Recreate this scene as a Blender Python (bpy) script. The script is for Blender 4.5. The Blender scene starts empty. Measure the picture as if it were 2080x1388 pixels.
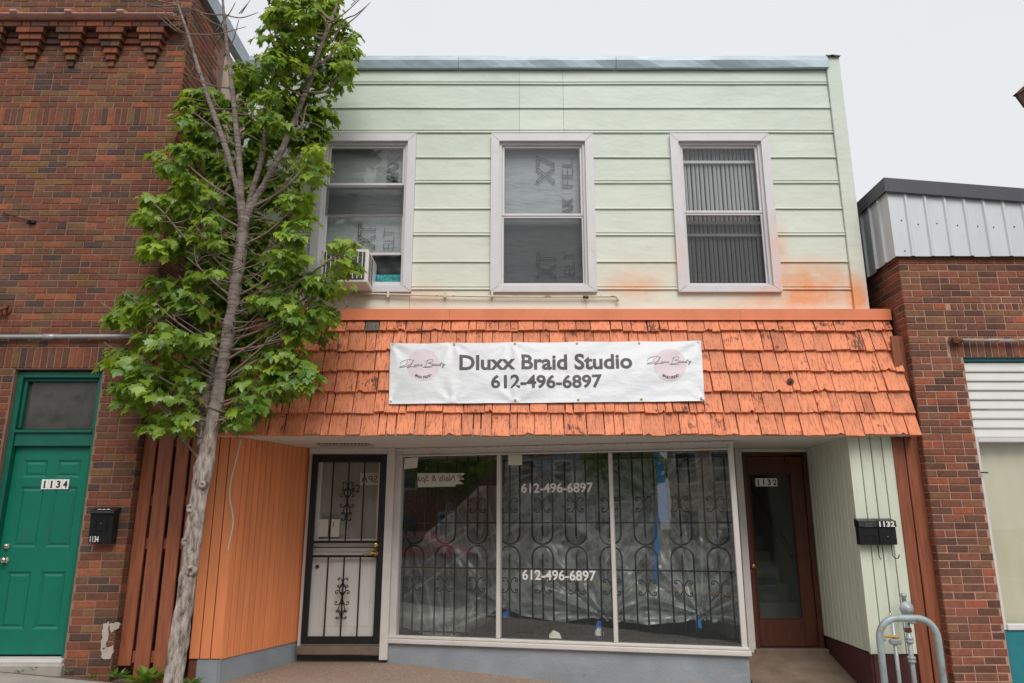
import bpy, math, random
from mathutils import Vector, Matrix, noise as mnoise
R = math.radians
rng = random.Random(11)
SC = bpy.context.scene
COL = SC.collection

# ------------------------------------------------------------------ camera, sky, sun, exposure
H = 1.55                       # eye height above the pavement in front of the shop
FPX, PITCH = 1500.0, R(14.0)   # focal length in pixels of a 2080 wide picture
cam = bpy.data.cameras.new('camera'); cam_ob = bpy.data.objects.new('camera', cam); COL.objects.link(cam_ob)
cam.sensor_width = 36.0; cam.lens = FPX / 2080 * 36.0
cam.clip_start = 0.05; cam.clip_end = 2000
cam_ob.location = (0, 0, H); cam_ob.rotation_euler = (R(90) + PITCH, 0, 0)
SC.camera = cam_ob

world = bpy.data.worlds.new('World'); SC.world = world; world.use_nodes = True
wn = world.node_tree; wn.nodes.clear()
w_out = wn.nodes.new('ShaderNodeOutputWorld'); w_bg = wn.nodes.new('ShaderNodeBackground')
w_sky = wn.nodes.new('ShaderNodeTexSky'); w_sky.sky_type = 'NISHITA'; w_sky.sun_disc = False
w_sky.sun_elevation = R(48); w_sky.sun_rotation = R(168); w_sky.air_density = 1.0; w_sky.dust_density = 4.0
w_mix = wn.nodes.new('ShaderNodeMixRGB'); w_mix.inputs[0].default_value = 0.95
w_tc = wn.nodes.new('ShaderNodeTexCoord'); w_no = wn.nodes.new('ShaderNodeTexNoise')
w_no.inputs['Scale'].default_value = 1.6; w_no.inputs['Detail'].default_value = 4
w_rp = wn.nodes.new('ShaderNodeValToRGB')
w_rp.color_ramp.elements[0].position = 0.3; w_rp.color_ramp.elements[0].color = (7.55, 7.75, 8.05, 1)
w_rp.color_ramp.elements[1].position = 0.7; w_rp.color_ramp.elements[1].color = (8.2, 8.32, 8.5, 1)
wn.links.new(w_tc.outputs['Generated'], w_no.inputs['Vector']); wn.links.new(w_no.outputs['Fac'], w_rp.inputs['Fac'])
wn.links.new(w_sky.outputs[0], w_mix.inputs[1]); wn.links.new(w_rp.outputs[0], w_mix.inputs[2])
wn.links.new(w_mix.outputs[0], w_bg.inputs['Color']); w_bg.inputs['Strength'].default_value = 0.075
wn.links.new(w_bg.outputs[0], w_out.inputs['Surface'])

sun = bpy.data.lights.new('sun', 'SUN'); sun.energy = 1.5; sun.angle = R(34); sun.color = (1.0, 0.97, 0.92)
sun_ob = bpy.data.objects.new('sun', sun); COL.objects.link(sun_ob)
sun_ob.location = (0, -10, 30); sun_ob.rotation_euler = (R(42), 0, R(12))

vs = SC.view_settings
vs.view_transform = 'Standard'; vs.look = 'None'; vs.exposure = 0.5; vs.gamma = 1.0; vs.use_curve_mapping = False

# ------------------------------------------------------------------ measuring helpers (heights below are relative to the eye)
def elev(py): return PITCH + math.atan((694 - py) / FPX)
def zat(py, Y): return Y * math.tan(elev(py))
def xat(px, py, Y): return (px - 1040) / FPX * (Y * math.cos(PITCH) + zat(py, Y) * math.sin(PITCH))
def at(px, py, Y): return Vector((xat(px, py, Y), Y, zat(py, Y)))
def pix(v):
    zc = v[1] * math.cos(PITCH) + v[2] * math.sin(PITCH); yc = v[2] * math.cos(PITCH) - v[1] * math.sin(PITCH)
    return 1040 + FPX * v[0] / zc, 694 - FPX * yc / zc, zc
def lerp(a, b, t): return a + (b - a) * t
def interp(x, pts):
    if x <= pts[0][0]: return pts[0][1]
    for (a, za), (b, zb) in zip(pts, pts[1:]):
        if x <= b: return lerp(za, zb, (x - a) / (b - a))
    return pts[-1][1]
GP = [(-40, -0.9), (-6, -1.13), (-4.8, -1.225), (-3.6, -1.325), (-3.0, -1.435), (-2.4, -1.43), (-1.3, -1.435), (0.4, -1.55), (4, -1.70), (40, -2.2)]
def gz(x, y): return interp(x, GP) - 0.012 * max(0, 7.6 - y)

# ------------------------------------------------------------------ object helpers
WM = {}
UP = Matrix.Translation((0, 0, H))
def put(o, parent, M):
    if o.name not in COL.objects: COL.objects.link(o)
    WM[o] = M
    o.parent = parent
    o.matrix_basis = (WM[parent].inverted() @ M) if parent is not None else M
    return o
def tag(o, label=None, cat=None, group=None, kind=None):
    if label: o['label'] = label
    if cat: o['category'] = cat
    if group: o['group'] = group
    if kind: o['kind'] = kind
    return o
def thing(name, label, cat, loc, group=None):
    o = bpy.data.objects.new(name, None); o.empty_display_size = 0.1
    put(o, None, UP @ Matrix.Translation(loc)); tag(o, label, cat, group); return o
def inst(mesh, name, parent, M): return put(bpy.data.objects.new(name, mesh), parent, UP @ M)
def frame(ax, ay, bx, by, z=0):
    u = Vector((bx - ax, by - ay, 0)).normalized(); n = Vector((-u.y, u.x, 0))
    M = Matrix.Identity(4)
    for i in range(3): M[i][0] = u[i]; M[i][1] = n[i]; M[i][2] = (0, 0, 1)[i]
    M[0][3] = ax; M[1][3] = ay; M[2][3] = z
    return M, math.hypot(bx - ax, by - ay)

class MB:
    def __init__(s): s.v = []; s.f = []; s.m = []
    def add(s, vs_, fs, mi=0):
        k = len(s.v); s.v += [tuple(p) for p in vs_]
        for f in fs: s.f.append(tuple(i + k for i in f)); s.m.append(mi)
        return s
    def quad(s, a, b, c, d, mi=0): return s.add((a, b, c, d), ((0, 1, 2, 3),), mi)
    def box(s, x0, x1, y0, y1, z0, z1, mi=0):
        return s.add([(x0, y0, z0), (x1, y0, z0), (x1, y1, z0), (x0, y1, z0), (x0, y0, z1), (x1, y0, z1), (x1, y1, z1), (x0, y1, z1)],
                     [(0, 3, 2, 1), (4, 5, 6, 7), (0, 1, 5, 4), (1, 2, 6, 5), (2, 3, 7, 6), (3, 0, 4, 7)], mi)
    def cbox(s, x0, x1, y0, y1, z0, z1, c=0.006, mi=0):
        # box with every edge chamfered
        c = min(c, (x1 - x0) * .4, (y1 - y0) * .4, (z1 - z0) * .4)
        X = (x0, x1); Y = (y0, y1); Z = (z0, z1); sg = (1, -1); V = []; idx = {}
        for i in (0, 1):
            for j in (0, 1):
                for k in (0, 1):
                    for a in range(3):
                        p = [X[i] + sg[i] * c, Y[j] + sg[j] * c, Z[k] + sg[k] * c]
                        p[a] = (X[i], Y[j], Z[k])[a]
                        idx[i, j, k, a] = len(V); V.append(tuple(p))
        F = []
        def fl(f, flip): F.append(tuple(reversed(f)) if flip else tuple(f))
        for i in (0, 1):
            fl([idx[i, 0, 0, 0], idx[i, 1, 0, 0], idx[i, 1, 1, 0], idx[i, 0, 1, 0]], i == 0)
            fl([idx[0, i, 0, 1], idx[0, i, 1, 1], idx[1, i, 1, 1], idx[1, i, 0, 1]], i == 0)
            fl([idx[0, 0, i, 2], idx[1, 0, i, 2], idx[1, 1, i, 2], idx[0, 1, i, 2]], i == 0)
        for i in (0, 1):
            for j in (0, 1):
                e = (i + j) % 2
                fl([idx[i, j, 0, 0], idx[i, j, 0, 1], idx[i, j, 1, 1], idx[i, j, 1, 0]], e == 1)
                fl([idx[i, 0, j, 0], idx[i, 1, j, 0], idx[i, 1, j, 2], idx[i, 0, j, 2]], e == 0)
                fl([idx[0, i, j, 1], idx[0, i, j, 2], idx[1, i, j, 2], idx[1, i, j, 1]], e == 1)
                for k in (0, 1):
                    fl([idx[i, j, k, 0], idx[i, j, k, 1], idx[i, j, k, 2]], (i + j + k) % 2 == 0)
        return s.add(V, F, mi)
    def prism(s, poly, y0, y1, mi=0):
        # polygon in x,z extruded along y (poly counter-clockwise seen from -y)
        n = len(poly)
        V = [(x, y0, z) for x, z in poly] + [(x, y1, z) for x, z in poly]
        F = [tuple(range(n)), tuple(reversed(range(n, 2 * n)))] + [(i, i + n, (i + 1) % n + n, (i + 1) % n) for i in range(n)]
        return s.add(V, F, mi)
    def sweepx(s, prof, x0, x1, mi=0):
        # profile in y,z swept along x
        n = len(prof)
        V = [(x0, y, z) for y, z in prof] + [(x1, y, z) for y, z in prof]
        F = [tuple(reversed(range(n))), tuple(range(n, 2 * n))] + [(i, (i + 1) % n, (i + 1) % n + n, i + n) for i in range(n)]
        return s.add(V, F, mi)
    def tube(s, pts, r, n=8, mi=0, caps=True, disp=None, closed=False):
        pts = [Vector(p) for p in pts]; m = len(pts)
        rs = r if isinstance(r, (list, tuple)) else [r] * m
        t0 = (pts[1] - pts[0]).normalized()
        ref = Vector((0, 0, 1)) if abs(t0.z) < 0.9 else Vector((1, 0, 0))
        a = t0.cross(ref).normalized(); V = []
        for i, p in enumerate(pts):
            if closed: t = pts[(i + 1) % m] - pts[i - 1]
            else: t = pts[min(i + 1, m - 1)] - pts[max(i - 1, 0)]
            t.normalize()
            a = (a - t * a.dot(t)).normalized(); b = t.cross(a)
            for k in range(n):
                an = 2 * math.pi * k / n
                d = a * math.cos(an) + b * math.sin(an)
                q = p + d * rs[i]
                if disp: q = q + d * disp(q, rs[i], an)
                V.append(tuple(q))
        F = []
        for i in range(m if closed else m - 1):
            for k in range(n):
                j = (i + 1) % m
                F.append((i * n + k, i * n + (k + 1) % n, j * n + (k + 1) % n, j * n + k))
        if caps and not closed: F += [tuple(reversed(range(n))), tuple(range((m - 1) * n, m * n))]
        return s.add(V, F, mi)
    def lathe(s, prof, c, n=12, axis='z', mi=0):
        # prof: (radius, height) list
        V = []
        for r, h in prof:
            for k in range(n):
                a = 2 * math.pi * k / n
                p = (r * math.cos(a), r * math.sin(a), h)
                if axis == 'y': p = (p[0], -p[2], p[1])     # points out towards the street
                if axis == 'x': p = (p[2], p[0], p[1])
                V.append((c[0] + p[0], c[1] + p[1], c[2] + p[2]))
        m = len(prof); F = []
        for i in range(m - 1):
            for k in range(n): F.append((i * n + k, i * n + (k + 1) % n, (i + 1) * n + (k + 1) % n, (i + 1) * n + k))
        F += [tuple(reversed(range(n))), tuple(range((m - 1) * n, m * n))]
        return s.add(V, F, mi)
    def mesh(s, name, mats, smooth=False, shift=None):
        me = bpy.data.meshes.new(name)
        v = s.v if shift is None else [(p[0] - shift[0], p[1] - shift[1], p[2] - shift[2]) for p in s.v]
        me.from_pydata(v, [], s.f)
        for m in (mats if isinstance(mats, (list, tuple)) else [mats]): me.materials.append(m)
        if any(s.m): me.polygons.foreach_set('material_index', s.m)
        if smooth: me.polygons.foreach_set('use_smooth', [True] * len(s.f))
        me.update(); return me
    def build(s, name, mats, parent=None, smooth=False, M=None):
        # the object's origin is put at the foot of its own box
        xs = [p[0] for p in s.v]; ys = [p[1] for p in s.v]; zs = [p[2] for p in s.v]
        c = ((min(xs) + max(xs)) / 2, (min(ys) + max(ys)) / 2, min(zs))
        o = bpy.data.objects.new(name, s.mesh(name, mats, smooth, c))
        return put(o, parent, UP @ (M or Matrix.Identity(4)) @ Matrix.Translation(c))

def text_mb(body, size, offset=0.0, spacing=1.0, shear=0.0, align='CENTER', sx=1.0):
    # flat lettering in x,z facing -y, centred on its own middle
    cu = bpy.data.curves.new('t', 'FONT'); cu.body = body; cu.size = size; cu.offset = offset; cu.space_character = spacing
    cu.shear = shear; cu.align_x = align; cu.resolution_u = 4; cu.fill_mode = 'FRONT'
    ob = bpy.data.objects.new('t', cu); COL.objects.link(ob)
    me = bpy.data.meshes.new_from_object(ob)
    mb = MB(); vs_ = [(p.co.x * sx, 0, p.co.y) for p in me.vertices]
    xs = [p[0] for p in vs_]; zs = [p[2] for p in vs_]
    cx = (min(xs) + max(xs)) / 2; cz = (min(zs) + max(zs)) / 2
    mb.add([(p[0] - cx, 0, p[2] - cz) for p in vs_], [tuple(f.vertices) for f in me.polygons])
    mb.w = max(xs) - min(xs); mb.h = max(zs) - min(zs)
    bpy.data.objects.remove(ob); bpy.data.curves.remove(cu); bpy.data.meshes.remove(me)
    return mb
def xform(mb, fn):
    mb.v = [tuple(fn(Vector(p))) for p in mb.v]; return mb
def fit(mb, width=None, height=None):
    sx = width / mb.w if width else height / mb.h; sz = height / mb.h if height else sx
    mb.w *= sx; mb.h *= sz
    return xform(mb, lambda p: Vector((p.x * sx, p.y, p.z * sz)))
def move(mb, x, y, z): return xform(mb, lambda p: p + Vector((x, y, z)))

# ------------------------------------------------------------------ materials
class NT:
    def __init__(s, name):
        s.m = bpy.data.materials.new(name); s.m.use_nodes = True; s.t = s.m.node_tree
        s.b = s.t.nodes['Principled BSDF']; s.o = s.t.nodes['Material Output']
    def n(s, typ, **kw):
        x = s.t.nodes.new(typ)
        for k, v in kw.items(): setattr(x, k, v)
        return x
    def set(s, sock, v):
        if hasattr(v, 'is_output'): s.t.links.new(v, sock)
        else: sock.default_value = v
    def vec(s, kind='Object', scale=(1, 1, 1), rand=True):
        if kind == 'World': o = s.n('ShaderNodeNewGeometry').outputs['Position']
        else: o = s.n('ShaderNodeTexCoord').outputs[kind]
        mp = s.n('ShaderNodeMapping'); mp.inputs['Scale'].default_value = scale; s.set(mp.inputs['Vector'], o)
        if rand and kind != 'World':
            oi = s.n('ShaderNodeObjectInfo'); mu = s.n('ShaderNodeMath', operation='MULTIPLY'); s.set(mu.inputs[0], oi.outputs['Random']); mu.inputs[1].default_value = 97.0
            cb = s.n('ShaderNodeCombineXYZ')
            for i in range(3): s.set(cb.inputs[i], mu.outputs[0])
            s.set(mp.inputs['Location'], cb.outputs[0])
        return mp.outputs[0]
    def noise(s, vec, scale, detail=4, rough=0.55):
        x = s.n('ShaderNodeTexNoise'); s.set(x.inputs['Vector'], vec); x.inputs['Scale'].default_value = scale
        x.inputs['Detail'].default_value = detail; x.inputs['Roughness'].default_value = rough; return x.outputs['Fac']
    def ramp(s, fac, stops):
        x = s.n('ShaderNodeValToRGB'); e = x.color_ramp.elements
        while len(e) < len(stops): e.new(0.5)
        for el, (p, c) in zip(e, stops):
            el.position = p
            el.color = (c, c, c, 1) if isinstance(c, (int, float)) else tuple(c[:3]) + (1,)
        s.set(x.inputs['Fac'], fac); return x.outputs['Color']
    def mix(s, fac, a, b, blend='MIX'):
        x = s.n('ShaderNodeMixRGB', blend_type=blend)
        s.set(x.inputs[0], fac)
        for i, c in ((1, a), (2, b)): s.set(x.inputs[i], tuple(c[:3]) + (1,) if isinstance(c, (tuple, list)) else c)
        return x.outputs[0]
    def math(s, op, a, b=0.0, clamp=False):
        x = s.n('ShaderNodeMath', operation=op); x.use_clamp = clamp
        s.set(x.inputs[0], a); s.set(x.inputs[1], b); return x.outputs[0]
    def bump(s, h, strength=0.3, dist=0.01):
        x = s.n('ShaderNodeBump'); x.inputs['Strength'].default_value = strength; x.inputs['Distance'].default_value = dist
        s.set(x.inputs['Height'], h); s.set(s.b.inputs['Normal'], x.outputs[0]); return x.outputs[0]
    def blob(s, c, rx, rz):
        # soft spot mask in world x,z around c (relative height)
        p = s.n('ShaderNodeNewGeometry').outputs['Position']
        mp = s.n('ShaderNodeMapping'); s.set(mp.inputs['Vector'], p)
        mp.inputs['Location'].default_value = (-c[0] / rx, 0, -(c[1] + H) / rz); mp.inputs['Scale'].default_value = (1 / rx, 0, 1 / rz)
        l = s.n('ShaderNodeVectorMath', operation='LENGTH'); s.set(l.inputs[0], mp.outputs[0])
        return s.math('SUBTRACT', 1.0, l.outputs['Value'], True)
def sc(c, k): return tuple(x * k for x in c[:3])
def pm(name, col, rough=0.6, var=0.14, scale=7, stretch=(1, 1, 1), kind='Object', dirt=None, bump=0.15, bscale=60, bdist=0.004,
       metal=0.0, robj=0.0, spec=0.4, dirt2=None, bstretch=None, wvar=0.0):
    g = NT(name); v = g.vec(kind, stretch)
    c = g.ramp(g.noise(v, scale, 5), [(0.25, sc(col, 1 - var)), (0.75, sc(col, 1 + var))])
    if robj:
        oi = g.n('ShaderNodeObjectInfo')
        c = g.mix(1.0, c, g.ramp(oi.outputs['Random'], [(0, 1 - robj), (1, 1 + robj)]), 'MULTIPLY')
    if wvar: c = g.mix(1.0, c, g.ramp(g.noise(g.vec('World', (1, 1, .55)), 1.5, 6, .62), [(0.3, 1 - wvar), (0.7, 1 + wvar * .7)]), 'MULTIPLY')
    for d in (dirt, dirt2):
        if d:   # (colour, scale, low, high, stretch, strength)
            dc, dsc, lo, hi, dst, dk = d
            f = g.ramp(g.noise(g.vec(kind, dst), dsc, 6, 0.65), [(lo, 0.0), (hi, dk)])
            c = g.mix(f, c, dc)
    g.set(g.b.inputs['Base Color'], c)
    g.b.inputs['Roughness'].default_value = rough; g.b.inputs['Metallic'].default_value = metal
    g.b.inputs['Specular IOR Level'].default_value = spec
    if bump: g.bump(g.noise(g.vec(kind, bstretch or stretch), bscale, 4), bump, bdist)
    return g.m
ONE = (1, 1, 1)
def glass_mat(name, ior=1.8, tint=(0.975, 0.985, 0.98), wav=0.02, film=0.0, filmc=(0.5, 0.5, 0.5), rough=0.015):
    g = NT(name); g.t.nodes.remove(g.b)
    tr = g.n('ShaderNodeBsdfTransparent'); tr.inputs[0].default_value = tint + (1,)
    gl = g.n('ShaderNodeBsdfGlossy'); gl.inputs['Roughness'].default_value = rough
    lw = g.n('ShaderNodeLayerWeight'); lw.inputs['Blend'].default_value = 0.5; f0 = ((ior - 1) / (ior + 1)) ** 2
    fr = g.math('ADD', g.math('MULTIPLY', g.math('POWER', lw.outputs['Facing'], 5.0), 1 - f0), f0)
    bp = g.n('ShaderNodeBump'); bp.inputs['Strength'].default_value = wav; bp.inputs['Distance'].default_value = 0.05
    g.set(bp.inputs['Height'], g.noise(g.vec('Object', ONE), 1.7, 2)); g.set(gl.inputs['Normal'], bp.outputs[0])
    base = tr.outputs[0]
    if film:
        df = g.n('ShaderNodeBsdfDiffuse'); df.inputs[0].default_value = filmc + (1,)
        m0 = g.n('ShaderNodeMixShader'); g.set(m0.inputs[0], g.ramp(g.noise(g.vec('Object', ONE), 5, 6, .7), [(0.35, film * .4), (0.75, film * 1.6)]))
        g.set(m0.inputs[1], base); g.set(m0.inputs[2], df.outputs[0]); base = m0.outputs[0]
    mx = g.n('ShaderNodeMixShader'); g.set(mx.inputs[0], fr); g.set(mx.inputs[1], base); g.set(mx.inputs[2], gl.outputs[0])
    g.set(g.o.inputs['Surface'], mx.outputs[0]); return g.m

def brick_mat(name, col):
    return pm(name, col, 0.85, 0.22, 26, robj=0.10, dirt=(sc(col, 0.35), 60, 0.56, 0.75, ONE, 0.6), bump=0.5, bscale=90, bdist=0.004, spec=0.25, wvar=.30)
BR_L = [brick_mat('brick_' + n, c) for n, c in (('red', (0.190, 0.066, 0.038)), ('brown', (0.140, 0.070, 0.043)), ('dark', (0.086, 0.055, 0.044)),
        ('ochre', (0.188, 0.097, 0.045)), ('orange', (0.27, 0.090, 0.045)), ('plum', (0.150, 0.059, 0.038)))]
BW_L = (0.27, 0.27, 0.10, 0.11, 0.09, 0.16)
BR_R = [brick_mat('right_brick_' + n, c) for n, c in (('red', (0.25, 0.090, 0.055)), ('brown', (0.165, 0.075, 0.050)), ('dark', (0.125, 0.062, 0.045)),
        ('tan', (0.23, 0.105, 0.060)), ('orange', (0.36, 0.105, 0.055)))]
BW_R = (0.36, 0.31, 0.11, 0.16, 0.06)
M_MORT = pm('mortar_pink', (0.255, 0.145, 0.108), 0.9, 0.2, 12, kind='World', bump=0.4, bscale=120)
M_MORT2 = pm('mortar_rose', (0.42, 0.25, 0.19), 0.9, 0.2, 12, kind='World', bump=0.4, bscale=120, dirt=((0.6, .55, .5), 3, .62, .75, ONE, .5))
M_PLASTER = pm('old_plaster', (0.55, 0.45, 0.34), 0.9, 0.2, 4, kind='World', dirt=((0.25, 0.13, 0.08), 6, 0.55, 0.66, ONE, 0.8), bump=0.4, bscale=30)
M_CLAY = pm('glazed_clay', (0.50, 0.26, 0.21), 0.35, 0.15, 9, dirt=((0.12, 0.07, 0.06), 14, 0.6, 0.75, ONE, 0.7), bump=0.15, bscale=25)
M_GALV = pm('galvanised_metal', (0.30, 0.36, 0.40), 0.45, 0.16, 5, stretch=(1, 1, 3), metal=0.35, dirt=((0.12, 0.14, 0.15), 8, 0.58, 0.8, (0.4, 1, 3), 0.6), bump=0.04, bscale=5, bdist=0.01)
M_GREEN_DOOR = pm('green_door_paint', (0.003, 0.150, 0.092), 0.38, 0.10, 4, dirt=((0.03, 0.12, 0.085), 7, .55, .78, (1, 1, .5), .5), dirt2=((0.12, 0.20, 0.15), 34, .72, .76, (1, 1, .5), .5), bump=0.08, bscale=200)
M_GREEN_TRIM = pm('green_trim_paint', (0.004, 0.110, 0.072), 0.45, 0.15, 8, bump=0.12, bscale=60, dirt=((0.01, 0.05, 0.035), 20, .6, .75, ONE, .6))
M_TEAL = pm('teal_paint', (0.018, 0.19, 0.22), 0.5, 0.12, 8)
M_CHROME = pm('satin_nickel', (0.62, 0.60, 0.56), 0.25, 0.05, 20, metal=1.0, bump=0)
M_BRASS = pm('polished_brass', (0.72, 0.44, 0.12), 0.22, 0.1, 20, metal=1.0, bump=0)
M_BLACK = pm('black_iron_paint', (0.010, 0.010, 0.011), 0.38, 0.3, 20, bump=0.1, bscale=120)
M_BLACKBOX = pm('black_mailbox_paint', (0.012, 0.013, 0.015), 0.3, 0.25, 14, dirt=((0.08, 0.08, 0.08), 22, 0.66, 0.8, ONE, 0.5), bump=0.06, bscale=150)
M_DIGITW = pm('white_print', (0.78, 0.76, 0.72), 0.6, 0.05, 30, bump=0)
M_DIGITK = pm('black_print', (0.012, 0.012, 0.014), 0.6, 0.05, 30, bump=0)
M_PLANK = pm('red_brown_stain', (0.27, 0.082, 0.038), 0.6, 0.30, 5, stretch=(9, 9, 0.7), robj=0.12, dirt=((0.09, 0.030, 0.016), 4, 0.56, 0.74, (14, 14, 0.8), 0.6),
             dirt2=((0.52, 0.26, 0.12), 9, 0.715, 0.74, (2.2, 2, 0.9), 0.8), bump=0.35, bscale=18)
M_ORANGE_B = pm('orange_board_paint', (0.86, 0.29, 0.115), 0.5, 0.07, 4, stretch=(4, 4, 0.5), robj=0.06, dirt2=((0.50, 0.17, 0.08), 3, .52, .75, (6, 6, .5), .45), dirt=((0.22, 0.06, 0.03), 16, 0.69, 0.75, (1, 1, 0.5), 0.55), bump=0.15, bscale=30)
M_ORANGE_T = pm('orange_trim_paint', (0.78, 0.235, 0.11), 0.45, 0.06, 3, dirt=((0.5, 0.14, 0.06), 4, 0.45, 0.8, ONE, 0.5), bump=0.05, bscale=20)
M_GREYBASE = pm('grey_stucco_paint', (0.27, 0.30, 0.33), 0.8, 0.16, 3, kind='World', dirt=((0.10, 0.09, 0.085), 7, 0.66, 0.70, ONE, 0.75), dirt2=((0.38, 0.36, 0.33), 4, .52, .75, (1, 1, 3), .55), bump=0.45, bscale=45, bdist=0.008)
M_MAROON = pm('maroon_base_paint', (0.075, 0.022, 0.022), 0.7, 0.25, 6, kind='World', bump=0.3, bscale=30)
M_WHITEP = pm('white_frame_paint', (0.63, 0.59, 0.555), 0.55, 0.07, 5, dirt=((0.12, 0.08, 0.05), 22, 0.70, 0.76, ONE, 0.8), dirt2=((0.38, .33, .28), 4, .5, .8, ONE, .4), bump=0.12, bscale=40)
M_VINYL = pm('white_vinyl_frame', (0.66, 0.635, 0.65), 0.4, 0.05, 5, dirt=((0.33, 0.28, 0.27), 7, 0.60, 0.8, ONE, 0.45), bump=0.04, bscale=30)
M_BROWN_DOOR = pm('brown_varnish', (0.080, 0.025, 0.013), 0.42, 0.28, 5, stretch=(5, 5, 1), dirt=((0.34, 0.17, 0.07), 22, 0.69, 0.73, (1, 1, 0.5), 0.8), bump=0.2, bscale=30)
M_SOFFIT = pm('soffit_paint', (0.66, 0.62, 0.57), 0.7, 0.05, 3, kind='World', dirt=((0.35, 0.28, 0.22), 3, 0.6, 0.8, ONE, 0.4), bump=0.06, bscale=20)
M_CONC = pm('pavement_concrete', (0.36, 0.335, 0.30), 0.9, 0.18, 5, kind='World', dirt=((0.16, 0.13, 0.10), 2.5, 0.55, 0.8, ONE, 0.55), bump=0.4, bscale=90)
M_ASPH = pm('asphalt', (0.06, 0.06, 0.062), 0.9, 0.25, 4, kind='World', bump=0.5, bscale=80)
M_SOIL = pm('dry_earth', (0.14, 0.10, 0.07), 0.95, 0.35, 12, kind='World', bump=0.7, bscale=40, bdist=0.02)
M_PIPE = pm('grey_pipe_paint', (0.40, 0.43, 0.44), 0.4, 0.12, 12, metal=0.3, dirt=((0.18, 0.10, 0.06), 20, 0.62, 0.74, ONE, 0.6), bump=0.08, bscale=60)
M_HOOP = pm('weathered_blue_grey_pipe', (0.34, 0.40, 0.41), 0.5, 0.15, 12, metal=0.15, dirt=((0.26, 0.15, 0.08), 13, 0.54, 0.66, (1, 1, 0.5), 0.8), bump=0.2, bscale=60)
M_RUST = pm('rusty_iron', (0.15, 0.055, 0.028), 0.8, 0.4, 25, dirt=((0.03, 0.02, 0.018), 18, 0.5, 0.65, ONE, 0.8), bump=0.5, bscale=60)
M_CREAMPIPE = pm('cream_pipe_rusted', (0.66, 0.64, 0.50), 0.6, 0.1, 8, dirt=((0.30, 0.10, 0.03), 5, 0.56, 0.62, (2, 8, 8), 0.9), bump=0.2, bscale=40)
M_CABLE = pm('white_cable', (0.70, 0.67, 0.62), 0.5, 0.05, 8, bump=0)
M_PAPER = pm('paper_note', (0.72, 0.68, 0.58), 0.8, 0.04, 8, bump=0.05, bscale=30)
M_TAPE = pm('blue_masking_tape', (0.012, 0.20, 0.58), 0.55, 0.08, 20, bump=0.1, bscale=60)
M_REDPRINT = pm('red_print', (0.30, 0.02, 0.03), 0.6, 0.05, 8, bump=0)
M_WHITEDOOR = pm('white_door_paint', (0.66, 0.62, 0.58), 0.5, 0.05, 3, dirt=((0.35, 0.29, 0.23), 5, 0.58, 0.8, (1, 1, 0.6), 0.5), bump=0.05, bscale=20)
M_DARKROOM = pm('dim_interior', (0.30, 0.29, 0.28), 0.9, 0.3, 3, kind='World', bump=0)
M_ROOMFLOOR = pm('dark_green_floor', (0.035, 0.045, 0.035), 0.8, 0.3, 6, kind='World', bump=0.1)
M_FASCIA = pm('dark_grey_flashing', (0.085, 0.085, 0.10), 0.5, 0.08, 4, metal=0.2, bump=0.04, bscale=8)
M_RIBMETAL = pm('pale_ribbed_steel', (0.60, 0.625, 0.645), 0.45, 0.07, 3, stretch=(2, 2, 0.5), metal=0.2, dirt=((0.35, 0.36, 0.36), 6, 0.55, 0.8, (2, 2, .5), 0.4), bump=0.05, bscale=8)
M_SLATW = pm('white_slat_paint', (0.68, 0.665, 0.64), 0.5, 0.05, 5, bump=0.05)
M_ACW = pm('ac_white_plastic', (0.72, 0.70, 0.65), 0.45, 0.05, 6, dirt=((0.4, .36, .3), 6, .6, .8, ONE, .4), bump=0.03)
M_DARKGRILL = pm('dark_grille_plastic', (0.05, 0.05, 0.052), 0.6, 0.1, 6, bump=0)
M_YELLOW = pm('yellow_valve_paint', (0.55, 0.33, 0.05), 0.5, 0.1, 9, bump=0.1)
M_BACKING = pm('dark_timber_backing', (0.05, 0.028, 0.02), 0.9, 0.3, 5, bump=0.1)
M_GLASS = glass_mat('window_glass', 1.6)
M_SHOPGLASS = glass_mat('shop_window_glass', 1.85, wav=0.02, film=0.008, filmc=(0.55, 0.55, 0.53))
M_TRANSOM = glass_mat('frosted_transom_glass', 1.5, tint=(0.55, 0.53, 0.5), film=0.35, filmc=(0.17, 0.16, 0.145), rough=0.12)
M_STONE = pm('painted_render_patch', (0.42, 0.36, 0.31), 0.9, 0.15, 9, kind='World', bump=0.4, bscale=40)
SPRAY = ((1285, 580, 0.42, 0.20, .6), (1300, 560, .6, .30, .35), (1660, 565, 0.62, 0.32, 1.2), (1640, 595, 0.8, 0.24, .7), (1745, 605, 0.14, 0.34, 1.3), (1590, 612, .9, .16, .6),
         (860, 600, 0.40, 0.25, .40), (1575, 500, 0.22, 0.5, 0.6), (1385, 520, .12, .4, .45))
def spray(g, base, v, k0=1.0, col=(0.84, 0.36, 0.17)):
    # orange spray drifted from painting the shingles
    m = None
    for px, py, rx, rz, k in SPRAY:
        p = at(px, py, 7.6); b = g.math('MULTIPLY', g.blob((p.x, p.z), rx, rz), k * k0)
        m = b if m is None else g.math('ADD', m, b)
    m = g.math('MULTIPLY', m, g.ramp(g.noise(v, 4.5, 5, .6), [(0.3, 0.35), (0.7, 1.15)]), True)
    return g.mix(m, base, col)
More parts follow.
